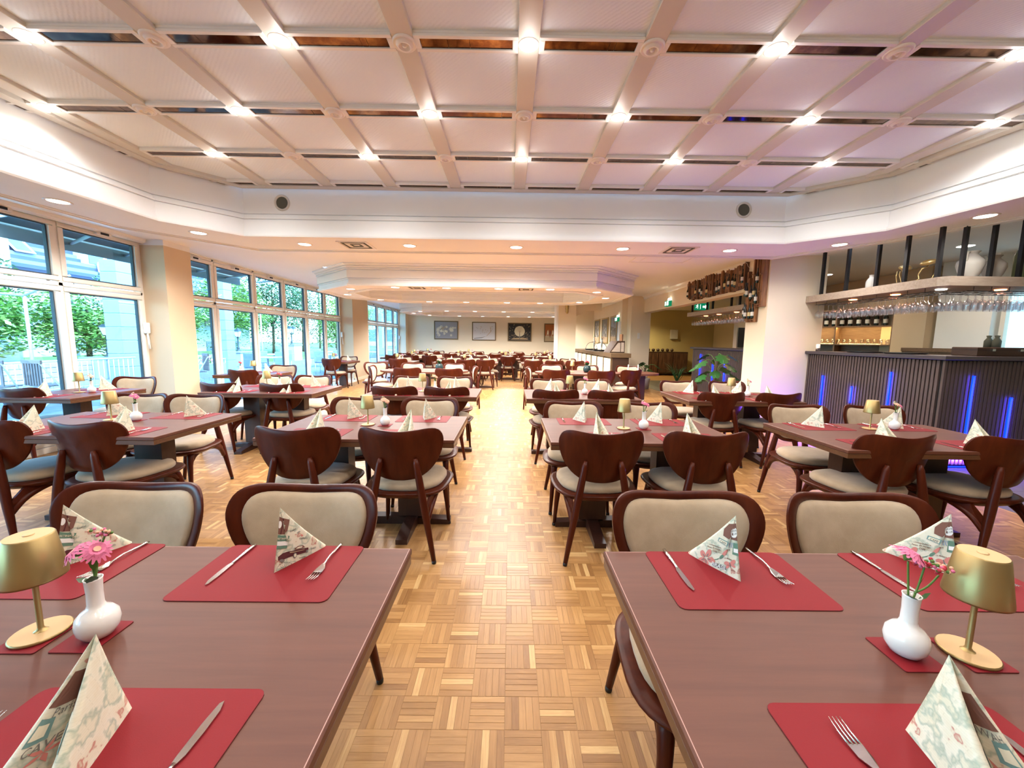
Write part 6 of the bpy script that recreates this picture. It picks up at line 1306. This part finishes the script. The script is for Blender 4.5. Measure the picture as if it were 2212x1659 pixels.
TR = [(-15.6, 10.8, 2.9, 2.0, 'bright shrub low in the first window, left pane', 'fol1', 8000), (-15.8, 14.6, 2.9, 2.1, 'bright green shrub outside the first window, mid view', 'fol1', 8000), (-16.0, 18.2, 3.3, 2.0, 'leafy shrub beside the lantern in the first window', 'fol1', 8000), (-18.2, 12.8, 4.2, 2.3, 'bluish tree at the left edge of the garden', 'fol2', 6000),
      (-16.2, 22.6, 4.8, 2.6, 'dense green tree at the start of the second window', 'fol1', 9000), (-16.4, 27.0, 5.6, 2.7, 'dense tree behind the second window lantern', 'fol2', 9000), (-17.0, 32.0, 6.4, 3.0, 'dark green tree, middle of the second window', 'fol2', 9000), (-16.2, 37.5, 6.4, 3.0, 'yellow green tree seen through the second window', 'fol3', 8000),
      (-13.4, 30.0, 3.4, 2.0, 'low leafy bush far along the terrace', 'fol1', 6000), (-16.2, 44.0, 7.0, 3.2, 'yellow green tree outside the third window', 'fol3', 8000), (-14.5, 51.0, 8.0, 3.6, 'tall far tree outside the third window', 'fol1', 7000), (-20.5, 42, 8.6, 3.6, 'tall tree rising behind the garden trees', 'fol2', 6000), (-19.0, 19.5, 4.6, 1.2, 'slim conifer before the blue roofed house', 'fol2', 4000)]
for i, (x, y, h, w, lb, m, n) in enumerate(TR): shrub(x, y, h, w, lb, m, n, 30+i, .085)
# the blue roofed apartment house
bd = thing('apartment_house', 'pale apartment house with blue tiled roofs behind the garden', 'building', (-27, 24, -2.2)); 
mb = MB(); mb.box(-4, 3.0, -12, 12, -.1, 7.0, M['bwall']); mb.build('wall', None, bd)
mb = MB(); mb.box(3.0, 4.6, -4, 12, 4.9, 5.1, M['bwall']); mb.build('balcony_slab', None, bd)
for k in range(64): mb = MB(); mb.tube([(4.5, -3.9+k*.25, 5.1), (4.5, -3.9+k*.25, 6.0)], .02, M['rail'], 5); mb.build('baluster', None, bd)
mb = MB(); mb.tube([(4.5, -4, 6.0), (4.5, 12, 6.0)], .03, M['rail'], 6); mb.build('handrail', None, bd)
rf = MB(); rf.add([(3.6, -12.5, 6.8), (3.6, 12.5, 6.8), (-1.5, 12.5, 12.2), (-1.5, -12.5, 12.2), (3.5, -12.5, 6.6), (3.5, 12.5, 6.6)], [(0, 1, 2, 3), (4, 5, 1, 0)], M['roof']); rfo = rf.build('roof', None, bd)
n_c = 26; M['roof2'] = mat('pale_blue_tiles', (.16, .20, .31), .6)
for k in range(n_c):
    t0 = k/n_c; mb = MB(); x = 3.6-5.1*t0; z = 6.8+5.4*t0; mb.box(x-.22, x+.02, -12.5, 12.5, z-.02, z+.16, M['roof2'] if k % 2 else M['roof']); mb.build('tile_course', None, rfo)
for k in range(9):
    yy = -10.5+k*2.55; mb = MB(); mb.box(3.0, 3.06, yy-.55, yy+.55, 4.4 if k > 4 else 4.9, 6.3, M['bwin']); f_ = mb.build('window', None, bd); mb = MB()
    for (a, b2, c, d) in ((-.6, .6, 4.8, 4.9), (-.6, .6, 6.3, 6.4), (-.6, -.52, 4.8, 6.4), (.52, .6, 4.8, 6.4), (-.03, .03, 4.8, 6.4)): mb.box(3.0, 3.12, yy+a, yy+b2, c, d, M['rail'])
    mb.build('window_surround', None, f_)
for k in range(9):
    yy = -10.5+k*2.55; mb = MB(); mb.box(3.0, 3.06, yy-.55, yy+.55, 1.6, 3.2, M['bwin']); mb.build('window', None, bd)
for (y0_, z0_, y1_, z1_) in ((-3.4, 7.0, -1.5, 9.6), (-1.2, 7.0, .4, 9.0)): mb = MB(); mb.tube([(3.6-(z0_-6.8)/5.4*5.1+.15, y0_, z0_+.15), (3.6-(z1_-6.8)/5.4*5.1+.15, y1_, z1_+.15)], .12, M['rail'], 6); mb.build('ridge_line', None, bd)
for (y0_, z0_) in ((-4.3, 7.5), (-3.6, 8.5), (-5.4, 7.5)):
    x = 3.6-(z0_-6.8)/5.4*5.1; mb = MB(); mb.add([(x+.2, y0_-.35, z0_+.1), (x+.2, y0_+.35, z0_+.1), (x-.55, y0_+.35, z0_+.9), (x-.55, y0_-.35, z0_+.9)], [(0, 1, 2, 3)], M['bwin']); mb.tube([(x+.22, y0_-.38, z0_+.1), (x+.22, y0_+.38, z0_+.1), (x-.53, y0_+.38, z0_+.9), (x-.53, y0_-.38, z0_+.9), (x+.22, y0_-.38, z0_+.1)], .05, M['rail'], 5); mb.build('skylight', None, bd)
for (yy, zz) in ((5.2, 8.0), (9.0, 8.2), (-.9, 7.7)):
    mb = MB(); x = 3.6-(zz-6.8)/5.4*5.1; mb.box(x-1.4, x+.25, yy-.65, yy+.65, zz-.3, zz+1.0, M['bwall']); mb.box(x+.25, x+.30, yy-.38, yy+.38, zz-.05, zz+.75, M['bwin']); mb.add([(x+.45, yy-.85, zz+.95), (x+.45, yy+.85, zz+.95), (x+.45, yy, zz+1.6), (x-1.8, yy-.85, zz+.95), (x-1.8, yy+.85, zz+.95), (x-1.8, yy, zz+1.6)], [(0, 1, 2), (0, 2, 5, 3), (1, 4, 5, 2)], M['roof']); mb.build('dormer', None, bd)
bw = thing('gable_house', 'pale blue house wing with tall window at the left edge', 'building', (-21.0, 12.0, 0)); mb = MB(); mb.box(-2, 2.0, -3, 3.2, -.1, 6.4, M['bwall']); mb.add([(2.3, -3.4, 6.3), (2.3, 3.6, 6.3), (2.3, .1, 9.4), (-2, -3.4, 6.3), (-2, 3.6, 6.3), (-2, .1, 9.4)], [(0, 1, 2), (0, 2, 5, 3), (1, 4, 5, 2)], M['roof']); mb.build('wall', None, bw)
for (yy, z0, z1) in ((1.2, 3.6, 5.6), (1.2, .8, 2.8), (-1.2, 3.6, 5.6)): mb = MB(); mb.box(2.0, 2.06, yy-.6, yy+.6, z0, z1, M['bwin']); mb.box(2.0, 2.1, yy-.03, yy+.03, z0, z1, M['rail']); mb.box(2.0, 2.1, yy-.7, yy+.7, z1, z1+.1, M['rail']); mb.box(2.0, 2.1, yy-.7, yy-.6, z0-.1, z1, M['rail']); mb.box(2.0, 2.1, yy+.6, yy+.7, z0-.1, z1, M['rail']); mb.build('window', None, bw)
b3 = thing('far_building', 'pale building beyond the terrace end', 'building', (-16, 62, 0)); mb = MB(); mb.box(-10, 9, 0, 6, -.1, 7.5, M['bwall']); mb.build('wall', None, b3)
for k in range(7): mb = MB(); mb.box(-9+k*2.5, -7.6+k*2.5, -.05, .0, 4.2, 6.0, M['bwin']); mb.build('window', None, b3); mb = MB(); mb.box(-9+k*2.5, -7.6+k*2.5, -.05, .0, 1.0, 2.8, M['bwin']); mb.build('window', None, b3)
mb = MB(); mb.box(-10.5, 9.5, -.5, 6.5, 7.5, 8.0, M['roof']); mb.build('roof', None, b3)
